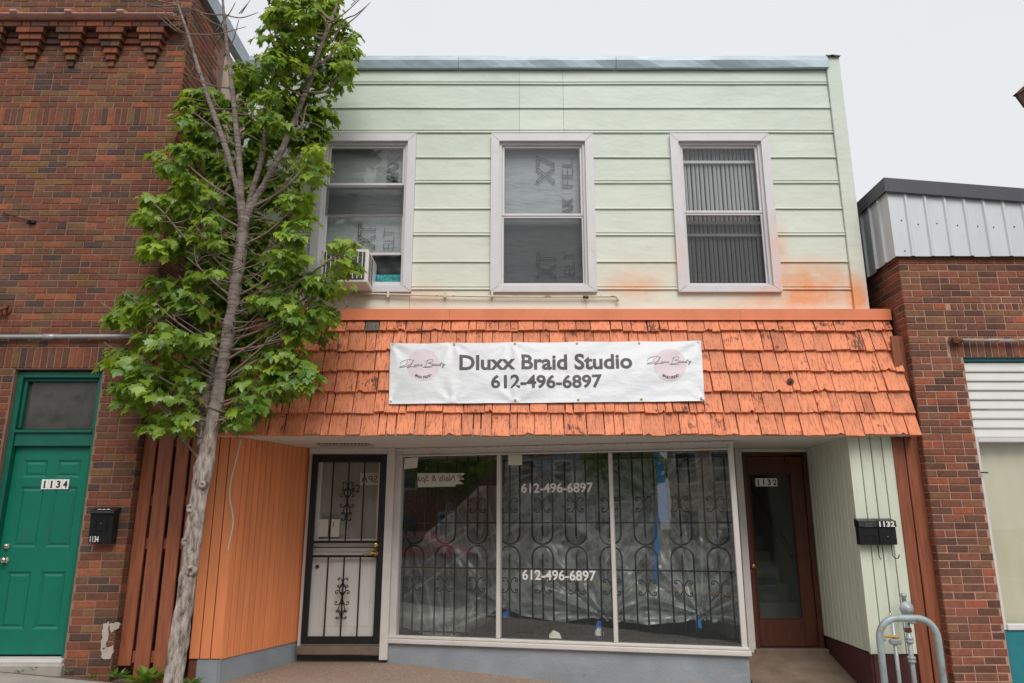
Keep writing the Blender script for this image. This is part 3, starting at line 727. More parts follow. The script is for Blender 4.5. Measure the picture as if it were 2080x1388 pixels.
# render patches on the pier
mb = MB()
def patch(pts, Y, depth=.012):
    q = [at(px, py, Y) for px, py in pts]
    return [(p.x, p.z) for p in q]
def ragged(pts, seed):
    out = []
    for (a, b), (c, d) in zip(pts, pts[1:] + pts[:1]):
        for k in range(5): t = k / 5; x, y = lerp(a, c, t), lerp(b, d, t); out.append((x + 3.5 * mnoise.noise((x * .21, y * .21, seed)), y + 3.5 * mnoise.noise((x * .21, y * .21, seed + 5))))
    return out
for k, pts in enumerate(([(210, 1268), (222, 1262), (219, 1300), (211, 1318), (204, 1322), (207, 1290)], [(222, 1268), (243, 1264), (241, 1276), (226, 1284)], [(205, 1318), (232, 1312), (230, 1326), (222, 1341), (207, 1338)])):
    MB().prism(patch(ragged(pts, k * 9.1), YL - .002)[::-1], YL - .004, YL + .01).build('render_patch', M_STONE, LB)
# ================================================================== the shop building
SB = thing('shop_building', 'two storey shop with mint siding above and orange shingles over the shopfront', 'building', (0.4, 8.6, -1.5))
YU = 7.65; XU0, XU1 = -3.06, 3.845
ROWS = [2.20] + [2.48 + .3143 * k for k in range(9)]
ZCAP0 = zat(144, YU); ZCAP1 = zat(120, YU)
ROWS.append(ZCAP0 + .02)
WINS = [(xat(636, 440, YU), xat(841, 440, YU)), (xat(997, 440, YU), xat(1208, 440, YU)), (xat(1368, 440, YU), xat(1573, 440, YU))]
WZ0, WZ1 = ROWS[1] - .03, ROWS[7] - .022
xtrim = 3.685
for r_ in range(len(ROWS) - 1):
    z0, z1 = ROWS[r_], ROWS[r_ + 1]
    segs = [(XU0 + .15, xtrim)]
    if 1 <= r_ <= 6:
        for a, b in WINS: segs = cut(segs, a + .06, b - .06)
    else:
        cuts = {7: (1055, 1145), 8: (1055, 1145), 9: (1055, 1145), 0: (832, 1190)}[r_]
        ss = []
        for a, b in segs:
            xs = [a] + [xat(c, 250 if r_ else 610, YU) for c in cuts] + [b]
            ss += list(zip(xs, xs[1:]))
        segs = ss
    big = (r_ % 2 == 1)
    for a, b in segs:
        # each course: flat face, a small lip at its foot, a double ridge on every second course
        y = YU
        e = .0015
        prof = [(y + .03, z0 + .004), (y - .016, z0 + .004), (y - .020, z0 + .010), (y - .017, z0 + .019), (y - .006, z0 + .024)]
        if big: prof += [(y - .005, z0 + .036), (y - .014, z0 + .041), (y - .015, z0 + .050), (y - .005, z0 + .056)]
        prof += [(y - .002, z1 + .002), (y + .03, z1 + .002)]
        mb = MB()
        nseg = max(1, int((b - a) / .35)); 
        xs = [lerp(a + e, b - e, i / nseg) for i in range(nseg + 1)]
        n = len(prof); V = []
        for x in xs:
            for q, (yy, zz) in enumerate(prof):
                w = (mnoise.noise((x * 1.3, zz * 2.1, 3.3)) * .006) if 0 < q < n - 1 else 0
                wz = mnoise.noise((x * .9, z0 * 5, 9.1)) * .003
                V.append((x, yy + w, zz + wz))
        F = []
        for i in range(nseg):
            for q in range(n - 1): F.append((i * n + q, i * n + q + 1, (i + 1) * n + q + 1, (i + 1) * n + q))
        F += [tuple(range(n)), tuple(reversed(range(nseg * n, nseg * n + n)))]
        mb.add(V, F); mb.build('siding_panel', M_SIDING, SB)
# corner boards
MB().add([], []) 
mb = MB(); mb.cbox(xtrim + .002, XU1, YU - .035, YU + .05, 2.14, zat(120, YU) + .012, .004); mb.build('corner_trim', M_SIDING, SB)
mb = MB(); mb.cbox(XU0, XU0 + .148, YU - .035, YU + .05, 2.14, ZCAP0 + .01, .004); mb.build('corner_trim', M_SIDING, SB)
bl = MB()
bl.box(XU0 + .01, WINS[0][0] + .05, YU + .035, YU + .08, .9, ZCAP1)
for (a, b), (c, d) in zip(WINS, WINS[1:]): bl.box(b - .05, c + .05, YU + .035, YU + .08, .9, ZCAP1)
bl.box(WINS[2][1] - .05, XU1 - .01, YU + .035, YU + .08, .9, ZCAP1)
for a, b in WINS: bl.box(a + .05, b - .05, YU + .035, YU + .08, .9, WZ0 + .05); bl.box(a + .05, b - .05, YU + .035, YU + .08, WZ1 - .05, ZCAP1)
bl.box(XU0 + .01, XU0 + .06, YU + .08, YU + 7, -1.5, ZCAP1); bl.box(XU1 - .06, XU1 - .01, YU + .08, YU + 7, -1.5, ZCAP1)
bl.box(XU0 + .06, XU1 - .06, YU + .08, YU + 7, ZCAP1 - .08, ZCAP1 - .03)
bl.box(XU0 + .06, XU1 - .06, YU + 3.0, YU + 3.05, .9, ZCAP1 - .08); bl.box(XU0 + .06, XU1 - .06, YU + .08, YU + 3, 2.0, 2.05)
bl.build('inner_wall', M_DARKROOM, SB)
# metal coping with dents and seams
xs = [XU0 - .02, xat(932, 130, YU), xat(1250, 130, YU), XU1 - .14]
for a, b in zip(xs, xs[1:]):
    n = 14; V = []; F = []
    for i in range(n + 1):
        x = lerp(a + .002, b - .002, i / n); w = mnoise.noise((x * 2.2, 1.7, .4)) * .012
        V += [(x, YU + .25, ZCAP1), (x, YU - .055 + w * .3, ZCAP1 + .004), (x, YU - .066 + w, ZCAP1 - .06), (x, YU - .052 - w, ZCAP0 + .006 + w * .5), (x, YU - .02, ZCAP0 - .002 + w * .5)]
    for i in range(n):
        for q in range(4): F.append((i * 5 + q, i * 5 + q + 1, i * 5 + q + 6, i * 5 + q + 5))
    MB().add(V, F).build('roof_coping', M_GALV, SB)
M_TORN = pm('torn_black_flashing', (0.025, 0.032, 0.03), .6, .3, 30, bump=.3)
V = [(XU1 - .15, YU - .06, ZCAP1 - .012), (XU1 - .10, YU - .075, ZCAP1 + .008), (XU1 - .05, YU - .06, ZCAP1 - .010), (XU1 + .02, YU - .07, ZCAP1 + .005),
     (XU1 - .15, YU - .04, ZCAP1 + .03), (XU1 - .09, YU - .05, ZCAP1 + .018), (XU1 - .04, YU - .04, ZCAP1 + .030), (XU1 + .02, YU - .04, ZCAP1 + .018)]
V += [(x, y + .12, z + .004) for x, y, z in V[4:]]
MB().add(V, [(0, 1, 5, 4), (1, 2, 6, 5), (2, 3, 7, 6), (4, 5, 9, 8), (5, 6, 10, 9), (6, 7, 11, 10)]).build('torn_flashing', M_TORN, SB)

# upper windows
def ring(mb, x0, x1, z0, z1, w, y0, y1, wt=None, wb=None, c=.004, mi=0):
    wt = w if wt is None else wt; wb = w if wb is None else wb
    mb.cbox(x0, x0 + w, y0, y1, z0, z1, c, mi); mb.cbox(x1 - w, x1, y0, y1, z0, z1, c, mi)
    mb.cbox(x0 + w, x1 - w, y0 + .0015, y1, z1 - wt, z1, c, mi); mb.cbox(x0 + w, x1 - w, y0 + .0015, y1, z0, z0 + wb, c, mi)
WF = []
for k, (a, b) in enumerate(WINS):
    mb = MB(); 
    # mitred outer casing
    w = .092; y0, y1 = YU - .05, YU + .03
    O = [(a, WZ0), (b, WZ0), (b, WZ1), (a, WZ1)]; I = [(a + w, WZ0 + w * .75), (b - w, WZ0 + w * .75), (b - w, WZ1 - w), (a + w, WZ1 - w)]
    for q in range(4):
        n = (q + 1) % 4; e = .0015
        P = [O[q], O[n], I[n], I[q]]; cx = sum(p[0] for p in P) / 4; cz = sum(p[1] for p in P) / 4
        P = [(cx + (p[0] - cx) * .997, cz + (p[1] - cz) * .996) for p in P]
        mb.prism(P, y0, y1)
    win = mb.build('window', M_CASING, SB)
    mb = MB(); ring(mb, a + w - .004, b - w + .004, WZ0 + w * .7, WZ1 - w + .004, .035, YU - .01, YU + .10)
    mb.build('frame', M_VINYL, win)
    xa, xb = a + w + .031, b - w - .031; za, zb = WZ0 + w * .75 + .030, WZ1 - w - .031
    WF.append((win, xa, xb, za, zb))
    zm = {0: zat(375, YU), 1: zat(437, YU), 2: zat(431, YU)}[k]
    mb = MB(); ring(mb, xa, xb, zm - .004, zb, .028, YU + .015, YU + .045, wb=.030); us = mb.build('upper_sash', M_VINYL, win)
    MB().box(xa + .027, xb - .027, YU + .028, YU + .033, zm + .02, zb - .026).build('pane', M_GLASS, us)
    if k: # lower opening behind an insect screen
        mb = MB(); ring(mb, xa, xb, za, zm - .006, .022, YU + .022, YU + .05); ls = mb.build('lower_sash', M_VINYL, win)
        MB().box(xa + .02, xb - .02, YU + .034, YU + .037, za + .02, zm - .024).build('insect_screen', M_SCREEN, ls)
        MB().box(xa + .02, xb - .02, YU + .060, YU + .065, za, zm).build('pane', M_GLASS, ls)
    else: # lower sash pushed up above the air conditioner
        zq = zat(515, YU); z2 = zat(434, YU)
        mb = MB(); ring(mb, xa, xb, zq, zm - .006, .020, YU + .05, YU + .08, wb=.03); mb.cbox(xa + .02, xb - .02, YU + .045, YU + .08, z2 - .012, z2 + .012); ls = mb.build('lower_sash', M_VINYL, win)
        MB().box(xa + .018, xb - .018, YU + .062, YU + .067, zq + .02, zm - .02).build('pane', M_GLASS, ls)
        MB().box(xa, xb, YU + .034, YU + .037, z2 - .01, zm - .02).build('insect_screen', M_SCREEN, ls)
        mb = MB(); mb.cbox(xa, xb, YU + .0, YU + .07, za - .004, za + .03); mb.build('sill', M_VINYL, win)

# things behind the upper windows
def wavy(x0, x1, z0, z1, Y, nx, nz, fn):
    V = []; F = []
    for j in range(nz + 1):
        for i in range(nx + 1):
            x = lerp(x0, x1, i / nx); z = lerp(z0, z1, j / nz); V.append((x, Y + fn(x, z), z))
    for j in range(nz):
        for i in range(nx): F.append((j * (nx + 1) + i, j * (nx + 1) + i + 1, (j + 1) * (nx + 1) + i + 1, (j + 1) * (nx + 1) + i))
    return MB().add(V, F)
wr = lambda x, z: .010 * mnoise.noise((x * 3, 1, z * 9)) + .006 * mnoise.noise((x * 7, 4, z * 14))
def vtext(s, cx, cz, w, h, Y, name, parent, off=0.0, hollow=False):
    # reads upwards, turned a quarter
    t = fit(text_mb(s, 1.0, off), h, w); xform(t, lambda p: Vector((cx - p.z, Y, cz + p.x))); return t.build(name, M_FELTINK, parent)
def otext(s, cx, cz, w, h, Y, name, parent):
    # outline lettering as thin bars following the letter edges
    cu = fit(text_mb(s, 1.0, 0.0), h, w); 
    edges = {}
    for f in cu.f:
        for q in range(len(f)):
            e = tuple(sorted((f[q], f[(q + 1) % len(f)]))); edges[e] = edges.get(e, 0) + 1
    mb = MB(); t = .0055
    for (i, j), n in edges.items():
        if n == 1:
            p, q = Vector(cu.v[i]), Vector(cu.v[j]); d = q - p
            if d.length < 1e-5: continue
            d.normalize(); nn = Vector((-d.z, 0, d.x)) * t; p -= d * t * .6; q += d * t * .6
            mb.quad(p - nn, q - nn, q + nn, p + nn)
    xform(mb, lambda p: Vector((cx - p.z, Y, cz + p.x))); return mb.build(name, M_FELTINK, parent)
win, xa, xb, za, zb = WF[1]; YF = YU + .13
felt = wavy(xa - .04, xb + .04, za - .03, zb + .03, YF, 24, 50, wr).build('roofing_felt', M_FELT, None, smooth=True)
tag(felt, 'grey roofing felt with outlined capitals hung inside the middle upper window', 'roofing felt', 'roofing felt hung as window coverings')
yt = YF - .022
c = at(1108, 345, yt); otext('X7', c.x, c.z, .13 / .0 if False else .20, .34, yt, 'lettering', felt)
c = at(1153, 350, yt); vtext('FEL', c.x, c.z, .125, .36, yt, 'lettering', felt, -.012)
c = at(1153, 420, yt); vtext('AX', c.x, c.z, .125, .22, yt, 'lettering', felt, .03)
c = at(1178, 380, yt); vtext('REACTION SYNTHETIC FELT', c.x, c.z, .028, .62, yt, 'lettering', felt)
c = at(1110, 540, yt); otext('XT', c.x, c.z, .21, .30, yt, 'lettering', felt)
c = at(1157, 535, yt); vtext('ELT', c.x, c.z, .115, .28, yt, 'lettering', felt, -.012)
c = at(1180, 520, yt); vtext('SYNTHETIC', c.x, c.z, .026, .26, yt, 'lettering', felt)
win, xa, xb, za, zb = WF[0]
felt2 = wavy(xa - .04, xb + .04, zat(513, YF), zb + .03, YF, 24, 40, wr).build('roofing_felt', M_FELT, None, smooth=True)
tag(felt2, 'grey roofing felt hung inside the upper window above the air conditioner', 'roofing felt', 'roofing felt hung as window coverings')
c = at(798, 345, yt); vtext('MAX', c.x, c.z, .14, .36, yt, 'lettering', felt2, .02)
c = at(745, 480, yt); otext('XT', c.x, c.z, .19, .28, yt, 'lettering', felt2)
c = at(790, 485, yt); vtext('ELT', c.x, c.z, .12, .24, yt, 'lettering', felt2, -.012)
win, xa, xb, za, zb = WF[2]
bl_ = thing('vertical_blind', 'grey vertical blind of narrow slats inside the right upper window', 'blind', ((xa + xb) / 2, YU + .15, za))
sl = MB(); sl.tube([(0, 0, 0), (0, 0, zb - za + .03)], 1, 10); sl = MB(); hh_ = zb - za + .03
sl.add([(x, y, z) for z in (0, hh_) for x, y in ((-.0185, .008), (-.010, -.004), (0, -.009), (.010, -.004), (.0185, .008))], [(k, k + 1, k + 6, k + 5) for k in range(4)])
sl = sl.mesh('slat', M_BLIND, True); ns_ = int((xb - xa) / .051)
for k in range(ns_ + 1): inst(sl, 'slat', bl_, Matrix.Translation((lerp(xa, xb, (k + .5) / (ns_ + 1)) + rng.uniform(-.003, .003), YU + .15, za - .01)) @ Matrix.Rotation(rng.uniform(-.12, .12), 4, 'Z'))
MB().box(xa - .03, xb + .03, YU + .30, YU + .31, za - .03, zb + .03).build('backing', M_DARKGRILL, bl_)  # added board; its near-black colour stands for the room's shade between slats
for py in (320, 445, 470): MB().box(xa - .02, xb + .02, YU + .108, YU + .122, zat(py, YU) - .016, zat(py, YU) + .016).build('rail', M_VINYL, bl_)
# teal cloth stuffed beside the air conditioner and its dark backing
win, xa, xb, za, zb = WF[0]
zq = zat(515, YU)
p0 = at(752, 553, YU + .10); p1 = at(812, 545, YU + .1)
tc = wavy(xat(750, 553, YU + .1), xb - .02, za + .055, za + .145, YU + .10, 20, 6, lambda x, z: .014 * mnoise.noise((x * 12, 2, z * 22))).build('dotted_cloth', M_TEALCLOTH, None, smooth=True)
tag(tc, 'teal dotted cloth stuffed in the gap right of the air conditioner', 'cloth')
bb = wavy(xat(745, 545, YU + .125), xb + .02, za - .02, zq + .02, YU + .135, 14, 10, lambda x, z: .012 * mnoise.noise((x * 10, 5, z * 16))).build('black_plastic_bag', M_BLACKBOX, None, smooth=True)
tag(bb, 'black plastic sheet closing the gap behind the teal cloth', 'plastic sheet')

# air conditioner in the left upper window
ax0, ax1 = xat(650, 540, 7.30), xat(747, 540, 7.30); az0, az1 = zat(573, 7.3), zat(505, 7.3)
ac = thing('air_conditioner', 'white window air conditioner sticking out of the left upper window behind leaves', 'air conditioner', ((ax0 + ax1) / 2, 7.5, az0))
mb = MB(); mb.cbox(ax0, ax1, 7.32, 7.80, az0, az1, .012); mb.build('casing', M_ACW, ac)
MB().cbox(ax0 + .035, ax1 - .035, 7.308, 7.325, az0 + .035, az1 - .03, .006).build('rear_grille', M_DARKGRILL, ac)
for i in range(9):
    x = lerp(ax0 + .06, ax1 - .06, i / 8); MB().box(x - .004, x + .004, 7.300, 7.3095, az0 + .04, az1 - .035).build('grille_bar', M_ACW, ac)
for j in range(10):
    for i in range(2):
        z = lerp(az0 + .05, az1 - .05, j / 9); y = 7.36 + i * .12; MB().box(ax1 - .002, ax1 + .003, y, y + .085, z - .007, z + .006).build('vent_slot', M_DARKGRILL, ac)

# old cream pipe along the foot of the siding
zp = zat(598, YU - .06); x0, x1 = xat(715, 598, YU - .06), xat(1248, 598, YU - .06)
cp = thing('wall_pipe', 'thin cream pipe with rust streaks along the siding below the upper windows', 'pipe', ((x0 + x1) / 2, YU - .05, zp - .03))
pts = [(lerp(x0, x1, t), YU - .045, zp + .015 - .035 * t - .016 * math.sin(3.14 * t)) for t in [i / 16 for i in range(17)]]
MB().tube(pts, .0105, 8).build('tube', M_CREAMPIPE, cp, smooth=True)
xe = x1; MB().tube([(xe, YU - .045, zp - .02), (xe + .025, YU - .045, zp - .022), (xe + .035, YU - .045, zp - .035), (xe + .035, YU - .045, zp - .075)], .014, 8).build('elbow', M_CREAMPIPE, cp, smooth=True)
p = at(1190, 602, YU - .06); MB().tube([(p.x - .03, YU - .045, zp - .028), (p.x + .03, YU - .045, zp - .029)], .017, 8).build('coupling', M_RUST, cp, smooth=True)
for px in (790, 905, 1000): 
    x = xat(px, 598, YU); MB().box(x - .012, x + .012, YU - .06, YU - .01, zp - .03, zp + .03).build('clip', M_CREAMPIPE, cp)

# ------------------------------------------------------------------ shingled mansard
YE, YT = 7.25, 7.56
E0 = Vector((0, YE, zat(886, YE))); E1 = Vector((0, YT, zat(651, YT)))
SLOPE = (E1 - E0); SLEN = SLOPE.length; SU = SLOPE.normalized(); SN = Vector((0, -SU.z, SU.y))   # out of the slope
MX0, MX1 = -3.22, 4.0
def on_slope(px, py, off=0.0):
    d = Vector((px - 1040, 0, 0)) ; d = Vector(((px - 1040) / FPX, math.cos(PITCH) - (694 - py) / FPX * math.sin(PITCH), math.sin(PITCH) + (694 - py) / FPX * math.cos(PITCH)))
    o = E0 + SN * off; t = o.dot(SN) / d.dot(SN); return d * t
SM = Matrix(((1, 0, 0, 0), (0, -SN.y, SU.y, E0.y), (0, -SN.z, SU.z, E0.z), (0, 0, 0, 1)))          # local: x, y inward, z up the slope
MAN = MB().box(MX0 + .01, MX1 - .01, .012, .03, 0.01, SLEN).build('mansard', M_BACKING, SB, M=SM)
rows_t = [(on_slope(1600, py) - E0).dot(SU) for py in (886, 840, 797.5, 756, 714.5, 674.5)] + [SLEN]
srng = random.Random(5)
for r_ in range(6):
    zl, zu = rows_t[r_], rows_t[r_ + 1] + .035
    x = MX0 + srng.uniform(-.1, 0)
    while x < MX1 - .02:
        w = srng.choice((.075, .10, .13, .15, .16, .17, .18, .19, .20, .21)) * srng.uniform(.92, 1.08)
        if MX1 - (x + w) < .06: w = MX1 - x
        x0 = max(x, MX0); x1 = min(x + w, MX1); x += w
        if x1 - x0 < .03: continue
        pass
        g = srng.uniform(.002, .0075); dz = srng.uniform(-.011, .008); tk = srng.uniform(.020, .034); sk = srng.uniform(-.005, .005)
        cl = srng.uniform(-.006, .006)
        lo = zl + dz; yo = -.004 - tk + srng.uniform(-.003, .002)
        V = [(x0 + g, yo - .010 + cl, lo), (x1 - g, yo - .010 - cl, lo + sk), (x1 - g + sk * .3, -.006, zu), (x0 + g + sk * .3, -.006, zu),
             (x0 + g, yo + tk - .002, lo), (x1 - g, yo + tk - .002, lo + sk), (x1 - g + sk * .3, .008, zu), (x0 + g + sk * .3, .008, zu)]
        # a ragged lower edge: one extra point
        npt = 4; fr_ = []; bk_ = []
        for q in range(npt):
            t = (q + srng.uniform(.6, 1.4)) / (npt + 1); zz = lo + sk * t + srng.uniform(-.002, .003) + (srng.uniform(.008, .03) if srng.random() < .05 else 0)
            V += [(lerp(x0 + g, x1 - g, t), yo - .010 + srng.uniform(-.004, .003), zz), (lerp(x0 + g, x1 - g, t), yo + tk - .002, zz)]; fr_.append(8 + 2 * q); bk_.append(9 + 2 * q)
        fl_ = [0] + fr_ + [1]; bl2 = [4] + bk_ + [5]
        F = [tuple(fl_) + (2, 3), (1, 5, 6, 2), (3, 7, 4, 0), (2, 6, 7, 3), (4, 7, 6, 5) + tuple(reversed(bk_))] + [(fl_[q], bl2[q], bl2[q + 1], fl_[q + 1]) for q in range(npt + 1)]
        u = srng.random()
        cxp = pix(SM @ Vector(((x0 + x1) / 2, 0, zl)))[0]
        m = M_SHINGLE[0]
        if r_ == 5 and 710 < cxp < 860 and x1 - x0 < .165 and u < .55: m = M_SHINGLE[1]
        elif u > .91 - (.45 if r_ == 5 else .12 if r_ == 4 else 0): m = M_SHINGLE[2]
        MB().add(V, F).build('shingle', m, MAN, M=SM)
# end board of the mansard, bottom board, soffit
mb = MB()
V = [(MX1 - .008, 7.27, E0.z + .01), (MX1 - .008, 7.62, E0.z + .01), (MX1 - .008, 7.62, E1.z), (MX1 - .008, 7.565, E1.z)]
V += [(MX1 - .03, y, z) for _, y, z in V]
mb.add(V, [(0, 1, 2, 3), (7, 6, 5, 4), (0, 4, 5, 1), (1, 5, 6, 2), (2, 6, 7, 3), (3, 7, 4, 0)])
V = [(MX0 + .03 if x > MX1 - .02 else MX0 + .008, y, z) for x, y, z in V]
mb.add(V, [(0, 1, 2, 3), (7, 6, 5, 4), (0, 4, 5, 1), (1, 5, 6, 2), (2, 6, 7, 3), (3, 7, 4, 0)])
mb.build('end_board', M_ORANGE_B, SB)
ZS = E0.z + .012
MB().box(MX0 + .01, MX1 - .04, YE + .028, 8.95, ZS, ZS + .02).build('soffit', M_SOFFIT, SB)
MB().box(MX0 + .03, MX1 - .03, YE + .012, YE + .027, ZS - .012, ZS + .06).build('eave_board', M_SOFFIT, SB)
# vent grille in the soffit
a, b = at(640, 907, 8.35), at(752, 907, 8.35)
vg = MB(); vx0, vx1 = -2.12, -1.55; ring_y = (8.02, 8.30)
vg.box(vx0, vx1, 8.02, 8.30, ZS - .004, ZS - .001); vgr = vg.build('soffit_vent', M_DARKGRILL, SB)
for i in range(15):
    x = lerp(vx0 + .01, vx1 - .01, i / 14); MB().box(x - .008, x + .003, 8.025, 8.295, ZS - .014, ZS - .0045).build('slat', M_SOFFIT, vgr)
# orange metal trim along the top
zt1 = zat(628, YT - .03)
xsx = [MX0 - .03, xat(913, 640, YT - .03), xat(1503, 640, YT - .03), MX1 + .02]
for a, b in zip(xsx, xsx[1:]):
    prof = [(YT + .12, zt1 + .01), (YT - .035, zt1), (YT - .038, E1.z + .002), (YT - .046, E1.z - .006), (YT - .040, E1.z - .009), (YT - .02, E1.z), (YT + .02, zt1 - .03)]
    MB().sweepx(prof, a + .001, b - .001).build('trim_strip', M_ORANGE_T, SB)

# ------------------------------------------------------------------ shopfront: walls beside the entrances
def boards(FM, L, n, z0, z1, mats, name='board', gap=.0085, th=.018, jag=.0):
    w = L / n
    for i in range(n):
        mb = MB().cbox(i * w + gap / 2, (i + 1) * w - gap / 2, srng.uniform(-.0015, .001), th, z0 + srng.uniform(-.004, .004) * jag, z1, .0035)
        mb.build(name, mats, SB, M=FM)
    MB().box(0.01, L - .01, th + .001, th + .03, z0 + .01, z1).build('board_backing', M_BACKING, SB, M=FM)
YFs = 7.45
zob = -1.215
Fo, Lo = frame(-3.04, YFs, -2.735, YFs); boards(Fo, Lo, 3, zob, ZS, M_ORANGE_B)
Fa, La = frame(-2.735, YFs, -2.32, 8.6); boards(Fa, La, 14, zob - .005, ZS, M_ORANGE_B)
# grey painted base below it
mb = MB()
for FM, L, ins in ((Fo, Lo, 0), (Fa, La, 0)):
    q = MB().box(-.0 if FM is Fa else .08, L - (0 if FM is Fa else .0), .012, .20, -1.75, zob - .006); mb.add([FM @ Vector(p) for p in q.v], q.f)
mb.build('base_wall', M_GREYBASE, SB)
q = MB().box(-3.04, -2.95, YFs + .02, YFs + .2, -1.7, zob - .01); q.build('exposed_brick_end', BR_L[0], SB)
# right: mint boards
zmb = -1.165
YR = 7.40
Fr, Lr = frame(3.395, 8.6, 3.357, YR); boards(Fr, Lr, 13, zmb + .01, ZS, M_MINT_B)
Fq, Lq = frame(3.357, YR, 3.80, YR); boards(Fq, Lq, 4, zmb, ZS, M_MINT_B)
MB().cbox(3.352, 3.372, YR - .006, YR + .03, zmb, ZS, .002).build('corner_bead', M_MINT_B, SB)
mb = MB()
for FM, L in ((Fr, Lr), (Fq, Lq)):
    q = MB().box(0, L, .02, .2, -1.95, zmb - .004); mb.add([FM @ Vector(p) for p in q.v], q.f)
mb.build('base_wall', M_MAROON, SB)

# ------------------------------------------------------------------ the big shop window (angled)
E_ = (-1.335, 8.60); F_ = (2.312, 7.76)
WMx, WL_ = frame(E_[0], E_[1], F_[0], F_[1])
zsl, zsr = -1.192, -1.187; zhd = .84
zs_ = -1.19
def wx(px, py, D=0.0):
    # local s along the window for a pixel
    d = Vector(((px - 1040) / FPX, math.cos(PITCH) - (694 - py) / FPX * math.sin(PITCH), 0)); n = WMx.to_3x3() @ Vector((0, 1, 0)); o = Vector((E_[0], E_[1], 0)) + n * D
    t = o.dot(n) / d.dot(n); p = d * t - o; return p.dot(WMx.to_3x3() @ Vector((1, 0, 0)))
def wz(px, py, D=0.0):
    d = Vector(((px - 1040) / FPX, math.cos(PITCH) - (694 - py) / FPX * math.sin(PITCH), math.sin(PITCH) + (694 - py) / FPX * math.cos(PITCH)))
    n = WMx.to_3x3() @ Vector((0, 1, 0)); o = Vector((E_[0], E_[1], 0)) + n * D; return (d * (o.dot(n) / d.dot(n))).z
mb = MB()
ztop = ZS - .002
m1, m2_ = wx(1013, 1100), wx(1245, 1100)
w_ = .05
mb.cbox(0, .075, -.03, .09, zs_, ztop); mb.cbox(WL_ - .055, WL_, -.03, .09, zs_, ztop)
mb.cbox(.0755, WL_ - .0555, -.03, .09, ztop - .075, ztop); mb.cbox(-.01, WL_ + .012, -.055, .0, ztop - .030, ztop - .001)
mb.cbox(.06, WL_ - .04, -.045, .0, ztop - .095, ztop - .077)
SW = mb.build('shop_window', M_WHITEP, SB, M=WMx)
MB().cbox(-.02, WL_ + .03, -.075, .10, zs_ - .045, zs_ + .004, .008).build('sill', M_WHITEP, SW, M=WMx)
MB().cbox(-.01, WL_ + .015, -.050, .02, zs_ + .006, zs_ + .034, .006).build('bead', M_WHITEP, SW, M=WMx)
for m in (m1, m2_): MB().cbox(m - .021, m + .021, -.028, .07, zs_ + .036, ztop - .097, .006).build('mullion', M_WHITEP, SW, M=WMx)
zg0, zg1 = zs_ + .03, ztop - .09
panes = []
for a, b in ((.07, m1 - .012), (m1 + .012, m2_ - .012), (m2_ + .012, WL_ - .05)):
    panes.append(MB().box(a, b, .02, .026, zg0, zg1).build('pane', M_SHOPGLASS, SW, M=WMx))
for i in range(26): # screw heads on the frame
    s = lerp(.1, WL_ - .1, i / 25); MB().lathe([(.005, 0), (.005, .003)], (s, -.056, ztop - .014), 6, 'y').build('screw', M_RUST, SW, M=WMx)
# return and end wall of the bay
mb = MB(); mb.box(WL_ - .02, WL_ - .001, .02, 1.0, -1.8, ztop); mb.build('bay_side', M_WHITEP, SB, M=WMx)
mb = MB(); mb.box(-.01, WL_ + .004, -.03, .15, -1.95, zs_ - .046); mb.build('bay_base', M_GREYBASE, SB, M=WMx)
# dim room behind
rm = MB()
rm.quad((-1.34, 8.62, -1.3), (-1.34, 12.5, -1.3), (-1.34, 12.5, 1.2), (-1.34, 8.62, 1.2)); rm.quad((2.5, 8.70, -1.3), (2.5, 12.5, -1.3), (2.5, 12.5, 1.2), (2.5, 8.70, 1.2))
rm.quad((-1.34, 12.5, -1.3), (2.5, 12.5, -1.3), (2.5, 12.5, 1.2), (-1.34, 12.5, 1.2))
rm.quad((-1.34, 8.95, 1.2), (2.5, 8.95, 1.2), (2.5, 12.5, 1.2), (-1.34, 12.5, 1.2))
rm.quad((-1.34, 8.95, ZS), (2.5, 8.95, ZS), (2.5, 8.95, 1.2), (-1.34, 8.95, 1.2))
rm.build('room_wall', M_DARKROOM, SB)
MB().add([(-1.32, 8.70, zs_ - .02), (2.31, 7.86, zs_ - .02), (2.5, 8.70, zs_ - .02), (2.5, 12.5, zs_ - .02), (-1.32, 12.5, zs_ - .02)], [(0, 1, 2, 3, 4)]).build('room_floor', M_ROOMFLOOR, SB)

# lettering and notes on the glass
def glass_text(s, px, py, wpx, off=.012, mirror=False, mat=M_DIGITW, parent=None, d=.017):
    t = text_mb(s, 1.0, off); sl = wx(px - wpx / 2, py); sr = wx(px + wpx / 2, py); fit(t, sr - sl)
    z = wz(px, py)
    if mirror: xform(t, lambda p: Vector((-p.x, p.y, p.z)))
    move(t, (sl + sr) / 2, d, z); return t.build('lettering', mat, parent, M=WMx)
glass_text('612-496-6897', 1131, 991, 146, .018, parent=panes[1]); glass_text('612-496-6897', 1135, 1169, 150, .018, parent=panes[1])
def note(px0, px1, py0, py1, label, tilt=0.0):
    a, b = wx(px0, py0), wx(px1, py0); z1, z0 = wz(px0, py0), wz(px0, py1); k = tilt
    V = [(a, .0165, z0), (b, .0165, z0 + k), (b + k * .6, .0165, z1 + k), (a + k * .6, .0165, z1)]; V += [(x, .0185, z) for x, _, z in V]
    o = MB().add(V, [(0, 1, 2, 3), (7, 6, 5, 4), (0, 4, 5, 1), (1, 5, 6, 2), (2, 6, 7, 3), (3, 7, 4, 0)]).build('paper_note', M_PAPER, None, M=WMx)
    tag(o, label, 'paper note')
note(820, 847, 931, 953, 'small blank paper at the top left corner of the shop window', .012)
note(1032, 1060, 924, 945, 'small blank paper at the top of the middle shop window pane', -.003)
sg = [(846, 961), (944, 961), (935, 968), (942, 974), (930, 975), (940, 983), (922, 984), (926, 988), (847, 990)]
